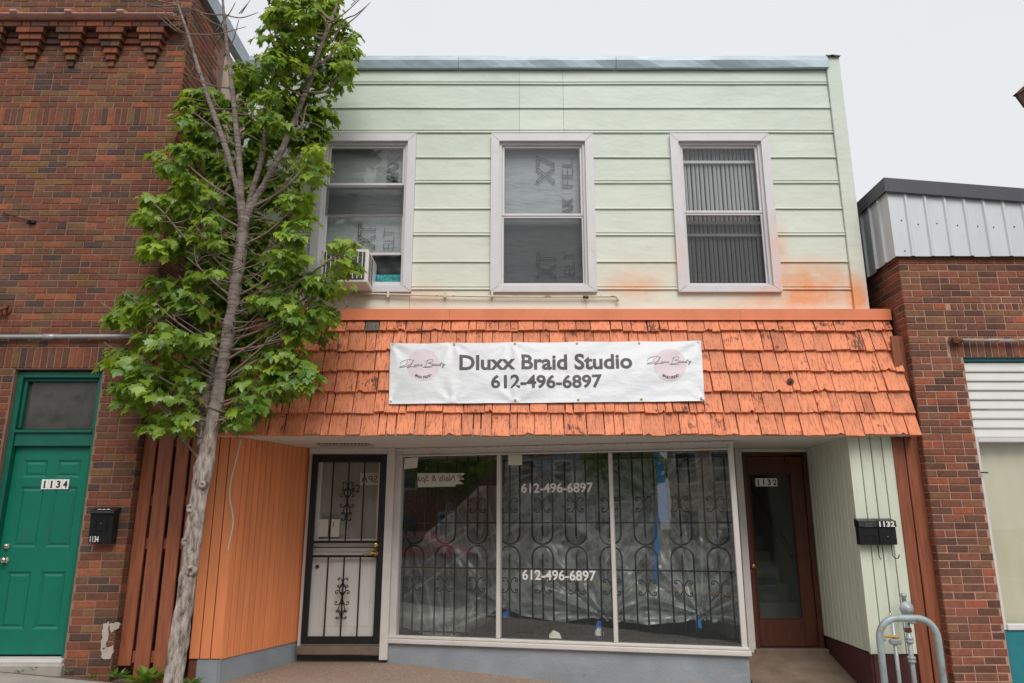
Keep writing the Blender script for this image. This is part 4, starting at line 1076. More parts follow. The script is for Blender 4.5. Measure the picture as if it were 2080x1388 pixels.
poly = [(wx(x, y), wz(x, y)) for x, y in sg]
o = MB().prism(poly[::-1], .028, .030).build('torn_sign', M_DIGITW, None, M=WMx); tag(o, 'torn white sign with red mirrored lettering in the left shop window pane', 'sign')
t = text_mb('P Nails & Spa', 1.0, .004, shear=.25); fit(t, wx(940, 975) - wx(850, 975)); xform(t, lambda p: Vector((-p.x, 0, p.z))); move(t, (wx(850, 975) + wx(934, 975)) / 2, .0265, wz(895, 973)); t.build('lettering', M_REDPRINT, o, M=WMx)

# ------------------------------------------------------------------ iron grille behind the glass
GD = .16
gr = bpy.data.objects.new('window_grille', None); put(gr, None, UP @ WMx @ Matrix.Translation((WL_ / 2, GD, zs_)))
tag(gr, 'black wrought iron grille with scrolls and spear points behind the shop window', 'window grille')
def gs(px): return wx(px, 1100) * 1.0
ucs = [842, 905, 969, 1036, 1104, 1172, 1242, 1311, 1384, 1458]
UC = []
for px in ucs:
    # centre of each unit read on the grille plane
    d = Vector(((px - 1040) / FPX, math.cos(PITCH) - (694 - 1100) / FPX * math.sin(PITCH), 0)); n = WMx.to_3x3() @ Vector((0, 1, 0)); o = Vector((E_[0], E_[1], 0)) + n * GD
    p = d * (o.dot(n) / d.dot(n)) - o; UC.append(p.dot(WMx.to_3x3() @ Vector((1, 0, 0))))
pitch = (UC[-1] - UC[0]) / 9; UC = [UC[0] + pitch * i for i in range(10)]
zr = lambda py: (wz(1150, py)) * (1 + GD / 8.2)
zt_, zu_, zl_ = zr(934), zr(1062), zr(1157)
zmid = zr(1108); hw = pitch * .31; rb = .0105
zbot = zs_ + .03; ztp = zr(918)
up = [(-hw, 0, ztp), (-hw, 0, zmid + hw + .01)] + [(-hw * math.cos(a), 0, zmid + hw + .01 - hw * math.sin(a)) for a in [math.pi * k / 12 for k in range(1, 12)]] + [(hw, 0, zmid + hw + .01), (hw, 0, ztp)]
dn = [(-hw, 0, zbot), (-hw, 0, zmid - hw - .01)] + [(-hw * math.cos(a), 0, zmid - hw - .01 + hw * math.sin(a)) for a in [math.pi * k / 12 for k in range(1, 12)]] + [(hw, 0, zmid - hw - .01), (hw, 0, zbot)]
me_up = MB().tube(up, rb, 6).mesh('hoop_bar', M_BLACK, True); me_dn = MB().tube(dn, rb, 6).mesh('hoop_bar', M_BLACK, True)
me_cu = MB().tube([(0, 0, zr(1086)), (0, 0, ztp)], rb, 6).mesh('centre_bar', M_BLACK, True); me_cd = MB().tube([(0, 0, zbot), (0, 0, zr(1132))], rb, 6).mesh('centre_bar', M_BLACK, True)
sp = [(.006, -.02), (.011, -.012), (.007, -.004), (.012, .004), (.007, .012), (.013, .028), (.011, .042), (.001, .075)]
me_sp = MB().lathe(sp, (0, 0, 0), 8).mesh('spear_point', M_BLACK, True)
def c_scroll(h, w, turns=1.45):
    # a C with both ends curled; returns points in x,z, back touching x=0
    pts = []; n = 26; th = math.pi / 2; p = Vector((0, 0, 0)); q = [p.copy()]
    for i in range(n):
        s = i / n; kap = .35 + 3.2 * s ** 1.6; th -= kap * 2 * math.pi * turns / n / 1.9; st = 1.0 / n * (1 - .55 * s)
        p = p + Vector((math.cos(th), 0, math.sin(th))) * st; q.append(p.copy())
    mz = max(a.z for a in q); mx = max(a.x for a in q)
    q = [Vector((a.x / mx * w, 0, a.z / mz * h / 2)) for a in q]
    lower = [Vector((a.x, 0, -a.z)) for a in reversed(q[1:])]
    return lower + q
sc_ = c_scroll(.155, .082)
me_sr = MB().tube([(p.x + .008, 0, p.z) for p in sc_], .0066, 6).mesh('scroll', M_BLACK, True); me_sl = MB().tube([(-p.x - .008, 0, p.z) for p in sc_], .0066, 6).mesh('scroll', M_BLACK, True)
RX = Matrix.Rotation(math.pi, 4, 'X')
for s in UC:
    T = WMx @ Matrix.Translation((s, GD, 0)); vis = WL_ - .04
    inst(me_up, 'hoop_bar', gr, T); inst(me_dn, 'hoop_bar', gr, T @ Matrix.Translation((0, 0, 0)))
    inst(me_cu, 'centre_bar', gr, T); inst(me_cd, 'centre_bar', gr, T)
    inst(me_sp, 'spear_point', gr, T @ Matrix.Translation((0, 0, zr(1080))) @ RX); inst(me_sp, 'spear_point', gr, T @ Matrix.Translation((0, 0, zr(1136))))
    for zz in (zr(1026), zr(1191)):
        inst(me_sr, 'scroll', gr, T @ Matrix.Translation((0, 0, zz))); inst(me_sl, 'scroll', gr, T @ Matrix.Translation((0, 0, zz)))
for zz in (zt_, zu_, zl_): MB().box(.05, WL_ - .06, GD - .012, GD + .008, zz - .008, zz + .008).build('rail', M_BLACK, gr, M=WMx)
MB().box(.05, WL_ - .06, GD - .012, GD + .008, zs_ + .05, zs_ + .066).build('rail', M_BLACK, gr, M=WMx)

# ------------------------------------------------------------------ plastic sheeting hung behind the grille
def plastic(name, label, s0, s1, ztop_fn, zbot_fn, D, gathers, seed, nx=150, nz=80):
    # gathers: (s, z) points where it is bunched with tape; folds radiate from them
    V = []; F = []; K = []
    for j in range(nz + 1):
        v = j / nz
        for i in range(nx + 1):
            u = i / nx; s = lerp(s0, s1, u); z = lerp(zbot_fn(s), ztop_fn(s), v)
            d = .0; cr = 0.0
            for (gs_, gz_, k) in gathers:
                dx, dz = s - gs_, z - gz_; rr = math.hypot(dx, dz * .8) + .03; an = math.atan2(dz, dx)
                wv = mnoise.noise((an * 4.2 + seed, rr * .7, seed * 3.1)); w2 = mnoise.noise((an * 11.0, rr * 1.2, seed + 7.7))
                fo = math.exp(-rr * 1.25) * k
                d += fo * (.16 * wv + .07 * w2)
                cr += fo * max(0, 1 - abs(wv) * 7) * 1.0 + fo * max(0, 1 - abs(w2) * 6) * .7
            d += .05 * mnoise.noise((s * 2.6 + seed, z * .9, seed)) + .016 * mnoise.noise((s * 9, z * 3 + s * 4, seed))
            w3 = mnoise.noise((s * 5.5 + z * 2.4, z * 1.3 - s, seed + 3)); w4 = mnoise.noise((s * 2.5 - z * 3.8, z * 1.0, seed + 9)); w5 = mnoise.noise((s * 14 + z * 3, z * 2.5 + s * 2, seed + 5))
            cr += max(0, 1 - abs(w3) * 12) * .55 + max(0, 1 - abs(w4) * 13) * .6 + max(0, 1 - abs(w5) * 9) * .35 * max(0, .3 + mnoise.noise((s, z, 44)))
            cr += .25 * max(0, mnoise.noise((s * 1.4, z * 1.4, seed + 21)))
            lowf = max(0, 1 - (z - zbot_fn(s)) / .5)
            cr += lowf * .22
            V.append((s, D + d, z)); K.append(min(1.0, cr))
    for j in range(nz):
        for i in range(nx): F.append((j * (nx + 1) + i, j * (nx + 1) + i + 1, (j + 1) * (nx + 1) + i + 1, (j + 1) * (nx + 1) + i))
    o = MB().add(V, F).build(name, M_SHEET, None, smooth=True, M=WMx)
    at_ = o.data.attributes.new('crease', 'FLOAT', 'POINT'); at_.data.foreach_set('value', K)
    tag(o, label, 'plastic sheet'); return o
sL = lambda px, D=.36: wx(px, 1100, D)
def sag(pts):
    P = sorted((wx(x, y, .36), wz(x, y + 3, .36)) for x, y in pts); return lambda s: interp(s, P)
plastic('plastic_sheet', 'crumpled clear plastic sheet hanging at the left of the shop window', sL(806), sL(1030), lambda s: wz(900, 1080) if s < .3 else wz(900, lerp(1080, 985, min(1, (s - .3) / .6))), sag([(806, 1265), (870, 1288), (930, 1290), (975, 1270), (1030, 1228)]), .34,
        [(sL(1028), wz(1028, 1232, .34), .9)], 2.0, 110, 70)
plastic('plastic_sheet', 'wide clear plastic sheet taped behind the middle and right panes', sL(1022), sL(1498), lambda s: wz(1200, 925), sag([(1022, 1236), (1060, 1250), (1140, 1262), (1205, 1252), (1218, 1255), (1240, 1262), (1320, 1268), (1380, 1262), (1415, 1255), (1450, 1262), (1498, 1270)]), .42,
        [(sL(1222), wz(1222, 1250, .4), 1.1), (sL(1417), wz(1417, 1250, .4), 1.2), (sL(1100), wz(1100, 950), .7), (sL(1215), wz(1215, 920), .9), (sL(1330), wz(1330, 1010), .9)], 5.0, 220, 100)
def tape(pts, w, label, D=.30):
    P = [Vector((wx(x, y, D), D, wz(x, y, D))) for x, y in pts]; V = []; F = []
    for i, p in enumerate(P):
        t = (P[min(i + 1, len(P) - 1)] - P[max(i - 1, 0)]).normalized(); n = Vector((-t.z, 0, t.x)) * w / 2
        ww = 1 + .2 * math.sin(i * 2.3)
        for q in (p - n * ww, p + n * ww): V += [tuple(q), (q.x, q.y + .003, q.z)]
    for i in range(len(P) - 1):
        a = i * 4; b = a + 4
        F += [(a, b, b + 2, a + 2), (a + 1, a + 3, b + 3, b + 1), (a, a + 1, b + 1, b), (a + 2, b + 2, b + 3, a + 3)]
    o = MB().add(V, F).build('tape_strip', M_TAPE, None, M=WMx); tag(o, label, 'tape', 'strips of blue masking tape')
tape([(1335, 915), (1342, 960), (1346, 1010), (1344, 1050), (1352, 1060)], .085, 'long blue tape strip hanging at the left of the right pane')
tape([(1332, 1058), (1334, 1110), (1331, 1180)], .042, 'narrow blue tape strip below the long one in the right pane', .29)
tape([(1055, 918), (1120, 919), (1180, 917)], .05, 'blue tape along the top of the middle pane')
tape([(1262, 914), (1330, 914), (1400, 911), (1470, 910)], .055, 'blue tape along the top of the right pane')
tape([(1090, 955), (1115, 940), (1150, 925)], .03, 'short slanting blue tape at the top of the middle pane')
tape([(1027, 1243), (1030, 1254)], .07, 'blue tape knot beside the left mullion at the foot of the sheet', .24)
tape([(1219, 1262), (1217, 1276)], .06, 'blue tape knot holding the sheet left of the right mullion', .24)
tape([(1418, 1258), (1420, 1276)], .05, 'blue tape knot at the foot of the sheet in the right pane', .24)
tape([(815, 1012), (816, 1062)], .07, 'blue tape piece at the left edge of the left pane beside the upper scroll')
tape([(806, 1175), (803, 1240), (800, 1268)], .045, 'blue tape piece low at the left edge of the left pane')
o = MB().lathe([(.02, 0), (.045, -.03), (.05, -.07), (.03, -.10), (.012, -.11)], (wx(1217, 1276, .24), .24, wz(1217, 1276, .24)), 9).build('sheet_tail', M_DIGITW, None, M=WMx); tag(o, 'crumpled white tail of sheeting hanging from a blue tape knot', 'plastic sheet')
o = MB().add([(wx(1112, 1300), .1, zs_ + .04), (wx(1138, 1300), .1, zs_ + .04), (wx(1132, 1290), .13, zs_ + .09), (wx(1120, 1283), .12, zs_ + .12), (wx(1110, 1290), .14, zs_ + .07)], [(0, 1, 2), (0, 2, 3), (0, 3, 4), (1, 4, 2), (2, 4, 3), (0, 4, 1)]).build('paper_scrap', M_PAPER, None, M=WMx); tag(o, 'crumpled white scrap on the sill inside the middle pane', 'paper')
# ------------------------------------------------------------------ security door at the left entrance
YS = 8.50
dx0, dx1 = xat(640, 1100, YS) , xat(779, 1100, YS)
dx0, dx1 = -2.275, -1.43
dzt, dzb = zat(924, YS), zat(1308, YS)
# white surround
mb = MB(); mb.cbox(dx1 + .004, -1.337, YS - .01, 8.66, zat(1341, YS), ZS - .001, .004); mb.cbox(-2.318, dx1 + .003, YS + .0, 8.66, dzt + .004, ZS - .002, .004); mb.cbox(-2.318, dx0 - .002, YS + .02, 8.66, zat(1330, YS), dzt + .003, .004)
mb.build('door_surround', M_WHITEP, SB)
MB().cbox(dx0 - .04, dx1 + .003, YS - .02, 8.66, dzb - .11, dzb - .022, .006).build('door_step', M_RAMP, SB)
MB().cbox(dx0, dx1, YS + .01, 8.64, dzb - .021, dzb + .02, .006).build('threshold', M_WHITEP, SB)
mb = MB(); ring(mb, dx0, dx1, dzb, dzt, .068, YS - .018, YS + .022, wt=.085, wb=.075)
zm1, zm2 = zat(1101, YS), zat(1130, YS); 
SD = mb.build('security_door', M_BLACK, SB)
for zz, th in ((zm1, .028), (zat(1112, YS), .012), (zm2, .026)): MB().cbox(dx0 + .069, dx1 - .069, YS - .014, YS + .018, zz - th / 2, zz + th / 2, .003).build('rail', M_BLACK, SD)
cx = (dx0 + dx1) / 2; iw = (dx1 - dx0 - .136)
for f in (-.25, 0, .25):
    x = cx + iw * f * 1.0
    MB().box(x - .0075, x + .0075, YS - .008, YS + .008, zm1 + .0145, dzt - .086).build('bar', M_BLACK, SD); MB().box(x - .0075, x + .0075, YS - .008, YS + .008, dzb + .076, zm2 - .0135).build('bar', M_BLACK, SD)
def ornament(cz, parent):
    # a column of scrolls either side of the centre bar
    for dz, h, w, fl in ((.0, .15, .070, 1), (.085, .13, .062, -1), (.155, .10, .05, 1), (-.12, .14, .062, -1), (-.175, .09, .050, 1)):
        for sg in (1, -1):
            if fl > 0: pts = [(cx + sg * (p.x + .006), YS - .012, cz + dz + p.z) for p in c_scroll(h, w)]
            else: pts = [(cx + sg * (.052 - p.x * .8), YS - .012, cz + dz + p.z * .7) for p in c_scroll(h, w)]
            if fl < 0: pts = [(cx + sg * (.006 + .030 * math.sin(math.pi * t)), YS - .012, cz + dz + h * (t - .5)) for t in [k / 10 for k in range(11)]]
            MB().tube(pts, .0055, 6).build('scroll', M_BLACK, parent, smooth=True)
    for dz in (.05, -.06): MB().box(cx - .022, cx + .022, YS - .018, YS - .006, cz + dz - .008, cz + dz + .008).build('collar', M_BLACK, parent)
ornament(zat(1017, YS), SD); ornament(zat(1214, YS), SD)
YI = YS + .045
lx = at(763, 1107, YS - .02).x; knob(lx, zat(1107, YS), YS - .018, M_BRASS, SD, 'deadbolt', .026, .03)
zl = zat(1124, YS); MB().lathe([(.032, 0), (.032, .01), (.013, .014), (.013, .045)], (lx, YS - .018, zl), 14, 'y').build('handle_plate', M_BRASS, SD, smooth=True)
MB().tube([(lx, YS - .06, zl), (lx - .03, YS - .066, zl + .006), (lx - .065, YS - .066, zl - .004), (lx - .10, YS - .062, zl - .016), (lx - .125, YS - .055, zl - .012)], [.012, .012, .010, .009, .007], 8).build('handle', M_BRASS, SD, smooth=True)
# inner white door with its glazed upper half
zsplit0, zsplit1 = zat(1092, YI), zat(922, YI)
ind = MB(); yi = YI + .03
ind.box(dx0 + .05, dx1 - .05, yi, yi + .04, dzb + .02, zat(1095, yi))
ind.box(dx0 + .05, dx0 + .10, yi, yi + .04, zat(1095, yi), dzt - .03); ind.box(dx1 - .10, dx1 - .05, yi, yi + .04, zat(1095, yi), dzt - .03)
IND = ind.build('inner_door', M_WHITEDOOR, SB)
q = MB(); ring(q, dx0 + .16, dx1 - .13, dzb + .17, zat(1140, yi) , .008, yi - .006, yi - .0005); q.build('panel_moulding', M_WHITEDOOR, IND)
MB().box(dx0 + .10, dx1 - .10, yi + .01, yi + .016, zat(1095, yi), dzt - .03).build('pane', M_GLASS, IND)
p = at(645, 1151, yi); knob(p.x, p.z, yi, M_RUST, IND, 'lock_knob', .018, .03)
# curtain of brown cloth behind the glass
M_DRAPE = pm('brown_grey_backing_board', (0.36, 0.31, 0.275), 0.8, 0.08, 3, bump=0.05)
MB().box(dx0 + .09, dx1 - .09, yi + .045, yi + .055, zat(1097, yi), dzt - .02).build('backing_board', M_DRAPE, IND)
t = text_mb('1132', 1.0, .0); a, b = at(695, 1000, yi), at(732, 985, yi); fit(t, b.x - a.x, b.z - a.z); move(t, (a.x + b.x) / 2, yi + .008, (a.z + b.z) / 2); t.build('digit', M_BLACK, IND)
for (u0, u1, lb) in ((642, 667, 'left white paper behind the security door glass above the rail'), (669, 690, 'right white paper with a dark line behind the security door glass')):
    a, b = at(u0, 1091, yi - .012), at(u1, 1055, yi - .012)
    o = MB().box(a.x, b.x, yi + .002, yi + .005, a.z, b.z).build('paper_note', M_PAPER, None); tag(o, lb, 'paper note')
    if u0 > 660: MB().box(lerp(a.x, b.x, .3), lerp(a.x, b.x, .36), yi - .0005, yi + .0015, lerp(a.z, b.z, .55), lerp(a.z, b.z, .85)).build('ink_mark', M_DIGITK, o)
t = text_mb('SPA', 1.0, .01); a, b = at(735, 980, yi), at(770, 966, yi); fit(t, b.x - a.x, b.z - a.z); xform(t, lambda p: Vector((-p.x, 0, p.z))); move(t, (a.x + b.x) / 2 - .02, yi + .035, (a.z + b.z) / 2)
q = MB().box(a.x - .03, b.x, yi + .038, yi + .041, a.z - .03, b.z + .03).build('mirrored_sign', M_WHITEP, None); tag(q, 'small sign with red mirrored letters behind the security door glass', 'sign'); t.build('lettering', M_REDPRINT, q)

# ------------------------------------------------------------------ brown door at the right entrance
YB = 8.58
bx0, bx1 = xat(1504, 930, YB), 3.385
bzt, bzb = ZS - .045, zat(1314, YB)
mb = MB(); mb.cbox(bx0, bx0 + .055, YB - .03, YB + .10, bzb - .02, bzt); mb.cbox(bx1 - .05, bx1, YB - .03, YB + .1, bzb - .02, bzt); mb.cbox(bx0 + .055, bx1 - .05, YB - .028, YB + .1, bzt - .04, bzt)
BD = mb.build('brown_door', M_BROWN_DOOR, SB)
MB().cbox(bx0 - .08, bx0 - .002, YB - .06, YB + .1, bzb - .1, ZS - .001, .004).build('door_surround', M_WHITEP, SB)
MB().cbox(bx0, bx1, YB - .025, YB + .1, bzt + .003, ZS - .002, .004).build('door_header', M_MINT_B, SB)
lx0, lx1 = bx0 + .058, bx1 - .053; gx0, gx1 = xat(1530, 1100, YB), xat(1619, 1100, YB)
gz0, gz1 = zat(1258, YB), zat(962, YB)
mb = MB(); ya, yb = YB + .0, YB + .045
mb.cbox(lx0, gx0, ya, yb, bzb, bzt - .043, .003); mb.cbox(gx1, lx1, ya, yb, bzb, bzt - .043, .003); mb.cbox(gx0 + .0005, gx1 - .0005, ya + .001, yb, bzb, gz0, .003); mb.cbox(gx0 + .0005, gx1 - .0005, ya + .001, yb, gz1, bzt - .043, .003)
mb.build('door_leaf', M_BROWN_DOOR, BD)
q = MB(); ring(q, gx0, gx1, gz0, gz1, .014, ya - .006, ya + .02); q.build('glazing_bead', M_BROWN_DOOR, BD)
MB().box(gx0, gx1, ya + .02, ya + .025, gz0, gz1).build('pane', glass_mat('ribbed_door_glass', 1.5, tint=(.75, .78, .77), film=.03, filmc=(.2, .22, .22), rough=.03), BD)
number_plates('1132', 1535, 1578, 972, 988, ya + .018, BD)
p = at(1524, 1130, ya); MB().cbox(p.x - .028, p.x + .028, ya - .008, ya, zat(1165, ya), zat(1116, ya), .004).build('lock_plate', M_RUST, BD)
p = at(1528, 1150, ya); knob(p.x, p.z, ya - .006, pm('worn_copper', (.45, .2, .1), .35, .1, 9, metal=.9, bump=0), BD, 'door_knob', .026, .055)
MB().cbox(lx1 - .20, lx1 - .01, ya - .05, ya - .002, bzt - .12, bzt - .05, .008).build('door_closer', M_BROWN_DOOR, BD)
MB().cbox(bx0 - .02, bx1 + .02, YB - .10, YB + .1, bzb - .12, bzb - .012, .008).build('threshold', M_RAMP, SB)
# staircase behind it
M_STAIR = pm('dusty_grey_stair', (.62, .60, .56), .9, .1, 4); M_STWALL = pm('grey_stair_panelling', (.34, .37, .36), .8, .12, 3)
st = MB()
sw = MB(); sw.box(bx0 - .2, bx0 + .05, YB + .15, YB + 3.6, -1.3, 2.6); sw.box(bx1 + .02, bx1 + .1, YB + .15, YB + 3.6, -1.3, 2.6); sw.box(bx0, bx1, YB + 3.5, YB + 3.6, -1.3, 2.6)
for i in range(24): x = lerp(bx0 + .05, bx1, i / 24); sw.box(x - .004, x + .004, YB + 3.49, YB + 3.5, -1.3, 2.6)
sw.build('stair_wall', M_STWALL, SB)
for i in range(9): MB().box(bx0 + .05, bx1 + .02, YB + .5 + i * .26, YB + .8 + i * .26, bzb + i * .19, bzb + .19 + i * .19).build('stair_step', M_STAIR, SB)
MB().tube([(bx1 - .08, YB + .45, bzb + .9), (bx1 - .08, YB + 2.6, bzb + 2.4)], .03, 8).build('stair_rail', M_BROWN_DOOR, SB)

# entrance floors
def slabpoly(pts, name, m, th=.25):
    V = list(pts) + [(x, y, z - th) for x, y, z in pts]; n = len(pts)
    return struct(MB().add(V, [tuple(range(n)), tuple(reversed(range(n, 2 * n)))] + [(i, i + n, (i + 1) % n + n, (i + 1) % n) for i in range(n)]).build(name, m))
struct(sheet_xy(-3.02, 2.6, 7.03, 8.66, 24, 8, .004).build('entrance_apron', M_AGG))
slabpoly([(2.30, 7.03, -1.66), (3.42, 7.03, -1.72), (3.42, 8.6, bzb - .03), (2.4, 8.6, bzb - .03)], 'entrance_ramp', M_RAMP, .4)

# ------------------------------------------------------------------ banner
BT = [on_slope(793, 697, .055), on_slope(1424, 692, .055), on_slope(1431, 815, .055), on_slope(790, 821, .055)]
def ban(u, v, lift=0.0):
    # u along, v down; gentle folds running from the fixings
    p = BT[0].lerp(BT[1], u).lerp(BT[3].lerp(BT[2], u), v)
    w = .010 * mnoise.noise((u * 5 + v * 1.2, v * 1.7, 2.2)) + .005 * mnoise.noise((u * 14 + v * 5, v * 4 - u * 6, 5.0))
    sgx = .006 * math.sin(v * math.pi) * (1 + .6 * math.sin(u * 19))
    for fu, fv in ((0, 0), (1, 0), (.385, 0), (0, 1), (1, 1), (.4, 1), (.2, 0), (.2, 1)):
        du, dv = (u - fu) * 5, (v - fv); rr = math.hypot(du, dv) + .02
        w += .010 * math.exp(-rr * 3) * math.sin(math.atan2(dv, du) * 7)
    p = p + SN * (w + sgx + lift); p.z -= .008 * abs(math.sin(u * math.pi * 5)) * (1 - v) * (1 - v)
    return p
nx, ny = 120, 26
V = [ban(i / nx, j / ny) for j in range(ny + 1) for i in range(nx + 1)]
F = [(j * (nx + 1) + i, (j + 1) * (nx + 1) + i, (j + 1) * (nx + 1) + i + 1, j * (nx + 1) + i + 1) for j in range(ny) for i in range(nx)]
BN = bpy.data.objects.new('banner', None); put(BN, None, UP @ Matrix.Translation((BT[3] + BT[2]) / 2)); tag(BN, 'white vinyl banner with dark lettering and pink logos hung on the orange shingles', 'banner')
MB().add(V, F).build('sheet', M_BANNER, BN, smooth=True)
bw = (BT[1] - BT[0]).length; bh = (BT[3] - BT[0]).length
def banner_uv(px, py): return (px - 793) / (1427 - 793), (py - lerp(697, 692, (px - 793) / 631)) / 123.0
def on_banner(mb, name, m, lift=.004): return xform(mb, lambda p: ban(p.x, -p.z, lift)).build(name, m, BN)
def banner_text(s, px0, px1, pyc, hpx, off, lift=.0035):
    t = text_mb(s, 1.0, off)
    # refine long faces so the print follows the folds
    u0, vc = banner_uv(px0, pyc); u1, _ = banner_uv(px1, pyc); fit(t, u1 - u0, hpx / 123.0)
    move(t, (u0 + u1) / 2, 0, -vc); return on_banner(t, 'lettering', M_BANNERK, lift)
banner_text('Dluxx Braid Studio', 934, 1284, 738, 32, .026); banner_text('612-496-6897', 998, 1222, 777, 27, .026)
def stroke(pts, n=10):
    # smooth line through points
    P = [Vector((x, y, 0)) for x, y in pts]; out = []
    for i in range(len(P) - 1):
        a, b, c, d = P[max(i - 1, 0)], P[i], P[i + 1], P[min(i + 2, len(P) - 1)]
        for k in range(n):
            t = k / n; out.append(.5 * ((2 * b) + (c - a) * t + (2 * a - 5 * b + 4 * c - d) * t * t + (3 * b - a - 3 * c + d) * t ** 3))
    out.append(P[-1]); return out
STROKES = [
    [(3, 21), (10, 10), (28, 3), (42, 4), (46, 10), (36, 22), (16, 30), (2, 31), (8, 28), (22, 22), (28, 8)],          # D
    [(52, 2), (42, 18), (36, 30), (28, 33), (32, 28), (44, 29), (60, 29)],                                                # L
    [(52, 21), (50, 26), (55, 25), (57, 20), (57, 26), (63, 20)], [(62, 26), (69, 20)], [(64, 20), (67, 26), (71, 25)], [(71, 26), (78, 20)], [(73, 20), (76, 26), (80, 25)],   # uxx
    [(98, 4), (90, 22), (84, 31)], [(88, 10), (104, 3), (114, 5), (110, 12), (98, 16), (110, 18), (108, 26), (92, 29), (80, 31), (96, 31), (112, 30)],   # B
    [(112, 24), (118, 21), (116, 18), (112, 24), (116, 26), (121, 23)], [(127, 20), (122, 22), (122, 26), (127, 23), (127, 26), (131, 23)],
    [(131, 20), (130, 25), (135, 22), (135, 26), (139, 21)], [(143, 12), (139, 24), (142, 26)], [(138, 18), (147, 17)], [(146, 20), (147, 24), (152, 19), (148, 30), (144, 33), (148, 27), (156, 22)]]
def ribbon(P, w):
    V = []; F = []
    for i, p in enumerate(P):
        t = (P[min(i + 1, len(P) - 1)] - P[max(i - 1, 0)]); t = t.normalized() if t.length > 1e-6 else Vector((1, 0, 0)); n = Vector((-t.y, t.x, 0)) * w
        V += [p - n, p + n]
    for i in range(len(P) - 1): F.append((2 * i, 2 * i + 1, 2 * i + 3, 2 * i + 2))
    return V, F
def logo(pcx, pcy, rad, sx0, sx1, sy0):
    disc = MB(); n = 40; rings = 6; c = banner_uv(pcx, pcy); ru, rv = rad / 634, rad / 123
    V = [(c[0], 0, -c[1])]
    for r_ in range(1, rings + 1):
        for k in range(n): a = 2 * math.pi * k / n; V.append((c[0] + ru * math.cos(a) * r_ / rings, 0, -(c[1] + rv * math.sin(a) * r_ / rings)))
    F = [(0, 1 + k, 1 + (k + 1) % n) for k in range(n)]
    for r_ in range(rings - 1):
        for k in range(n): F.append((1 + r_ * n + k, 1 + (r_ + 1) * n + k, 1 + (r_ + 1) * n + (k + 1) % n, 1 + r_ * n + (k + 1) % n))
    disc.add(V, F); on_banner(disc, 'logo_disc', M_BANNERP, .0018)
    mb = MB(); k = (sx1 - sx0) / 156.0
    for s_ in STROKES:
        V, F = ribbon(stroke(s_, 6), .62)
        VV = []
        for p in V:
            px = sx0 + p.x * k; py = sy0 + p.y * k * .95; u, v = banner_uv(px, py); VV.append((u, 0, -v))
        mb.add(VV, F)
    on_banner(mb, 'logo_script', M_BANNERK, .0042)
    mb = MB(); word = 'BRAID STUDIO'
    for i, ch in enumerate(word):
        if ch == ' ': continue
        a = math.radians(lerp(-33, 33, i / (len(word) - 1))); rr = rad * .80
        t = fit(text_mb(ch, 1.0, .025), height=4.9)
        for p in t.v: pass
        V = []
        for p in t.v:
            x, y = p[0], p[2]
            V.append((pcx + math.sin(a) * rr + x * math.cos(a) + y * math.sin(a) * -1 * -1 * 0 + y * -math.sin(a) * 1, pcy + math.cos(a) * rr - x * math.sin(a) - y * math.cos(a)))
        mb.add([(banner_uv(*q)[0], 0, -banner_uv(*q)[1]) for q in V], t.f)
    on_banner(mb, 'logo_lettering', M_BANNERK, .0042)
logo(861, 742, 33, 812, 906, 730); logo(1361, 742, 33, 1313, 1405, 724)
for u, v in ((.008, .03), (.205, .035), (.40, .035), (.60, .04), (.80, .04), (.99, .04), (.006, .965), (.205, .965), (.40, .965), (.60, .965), (.80, .965), (.99, .965)):
    p = ban(u, v, .002); mb = MB(); mb.lathe([(.010, 0), (.013, .002), (.010, .005), (.004, .005)], (0, 0, 0), 10, 'y'); mb.v = [tuple(p + Vector(q)) for q in mb.v]; mb.build('grommet', M_BRASS if .1 < u < .9 else M_CHROME, BN)
p = ban(.99, .965, .006); q = on_slope(1442, 824, .02)
o = MB().tube([p, p.lerp(q, .35) + SN * .006, p.lerp(q, .7) + SN * .004, q], .0055, 6).build('tie_cord', M_CABLE, None, smooth=True); tag(o, 'short white cord tying the lower right corner of the banner', 'cord')
p = ban(.99, .04, .004); q = on_slope(1431, 698, .02); o = MB().tube([p, q, q + Vector((.006, 0, -.03))], .004, 6).build('tie_cord', M_CABLE, None); tag(o, 'short white cord at the upper right corner of the banner', 'cord')
p = on_slope(1605, 776, .035); o = thing('bolt_washer', 'rusty washer and bolt fixed in the shingles right of the banner', 'bolt', p)
mb = MB(); mb.lathe([(.036, 0), (.038, .006), (.014, .010), (.012, .016)], (0, 0, 0), 14, 'y'); mb.v = [tuple(p + Vector(v)) for v in mb.v]; mb.build('washer', M_RUST, o)
mb = MB(); mb.lathe([(.010, .0), (.010, .03)], (0, 0, 0), 6, 'y'); mb.v = [tuple(p + Vector(v)) for v in mb.v]; mb.build('bolt', M_BLACK, o)
mb = MB()
# hanging white cable on the orange boards
pts = [(490, 892), (481, 930), (470, 975), (467, 1010), (472, 1040), (474, 1065), (468, 1095), (463, 1120)]
P = []
for x, y in pts: P.append(tuple(at(x, y, 7.43)))
P2 = [Vector((a.x, 7.43 + .008 * math.sin(i), a.y)) for i, a in enumerate(stroke([(p[0], p[2]) for p in P], 5))]
P2 = [Vector((p.x, 7.425, p.z)) for p in P2]
o = MB().tube(P2, .0065, 6).build('hanging_cable', M_CABLE, None, smooth=True); tag(o, 'thin white cable hanging down the orange board corner from the eave', 'cable')

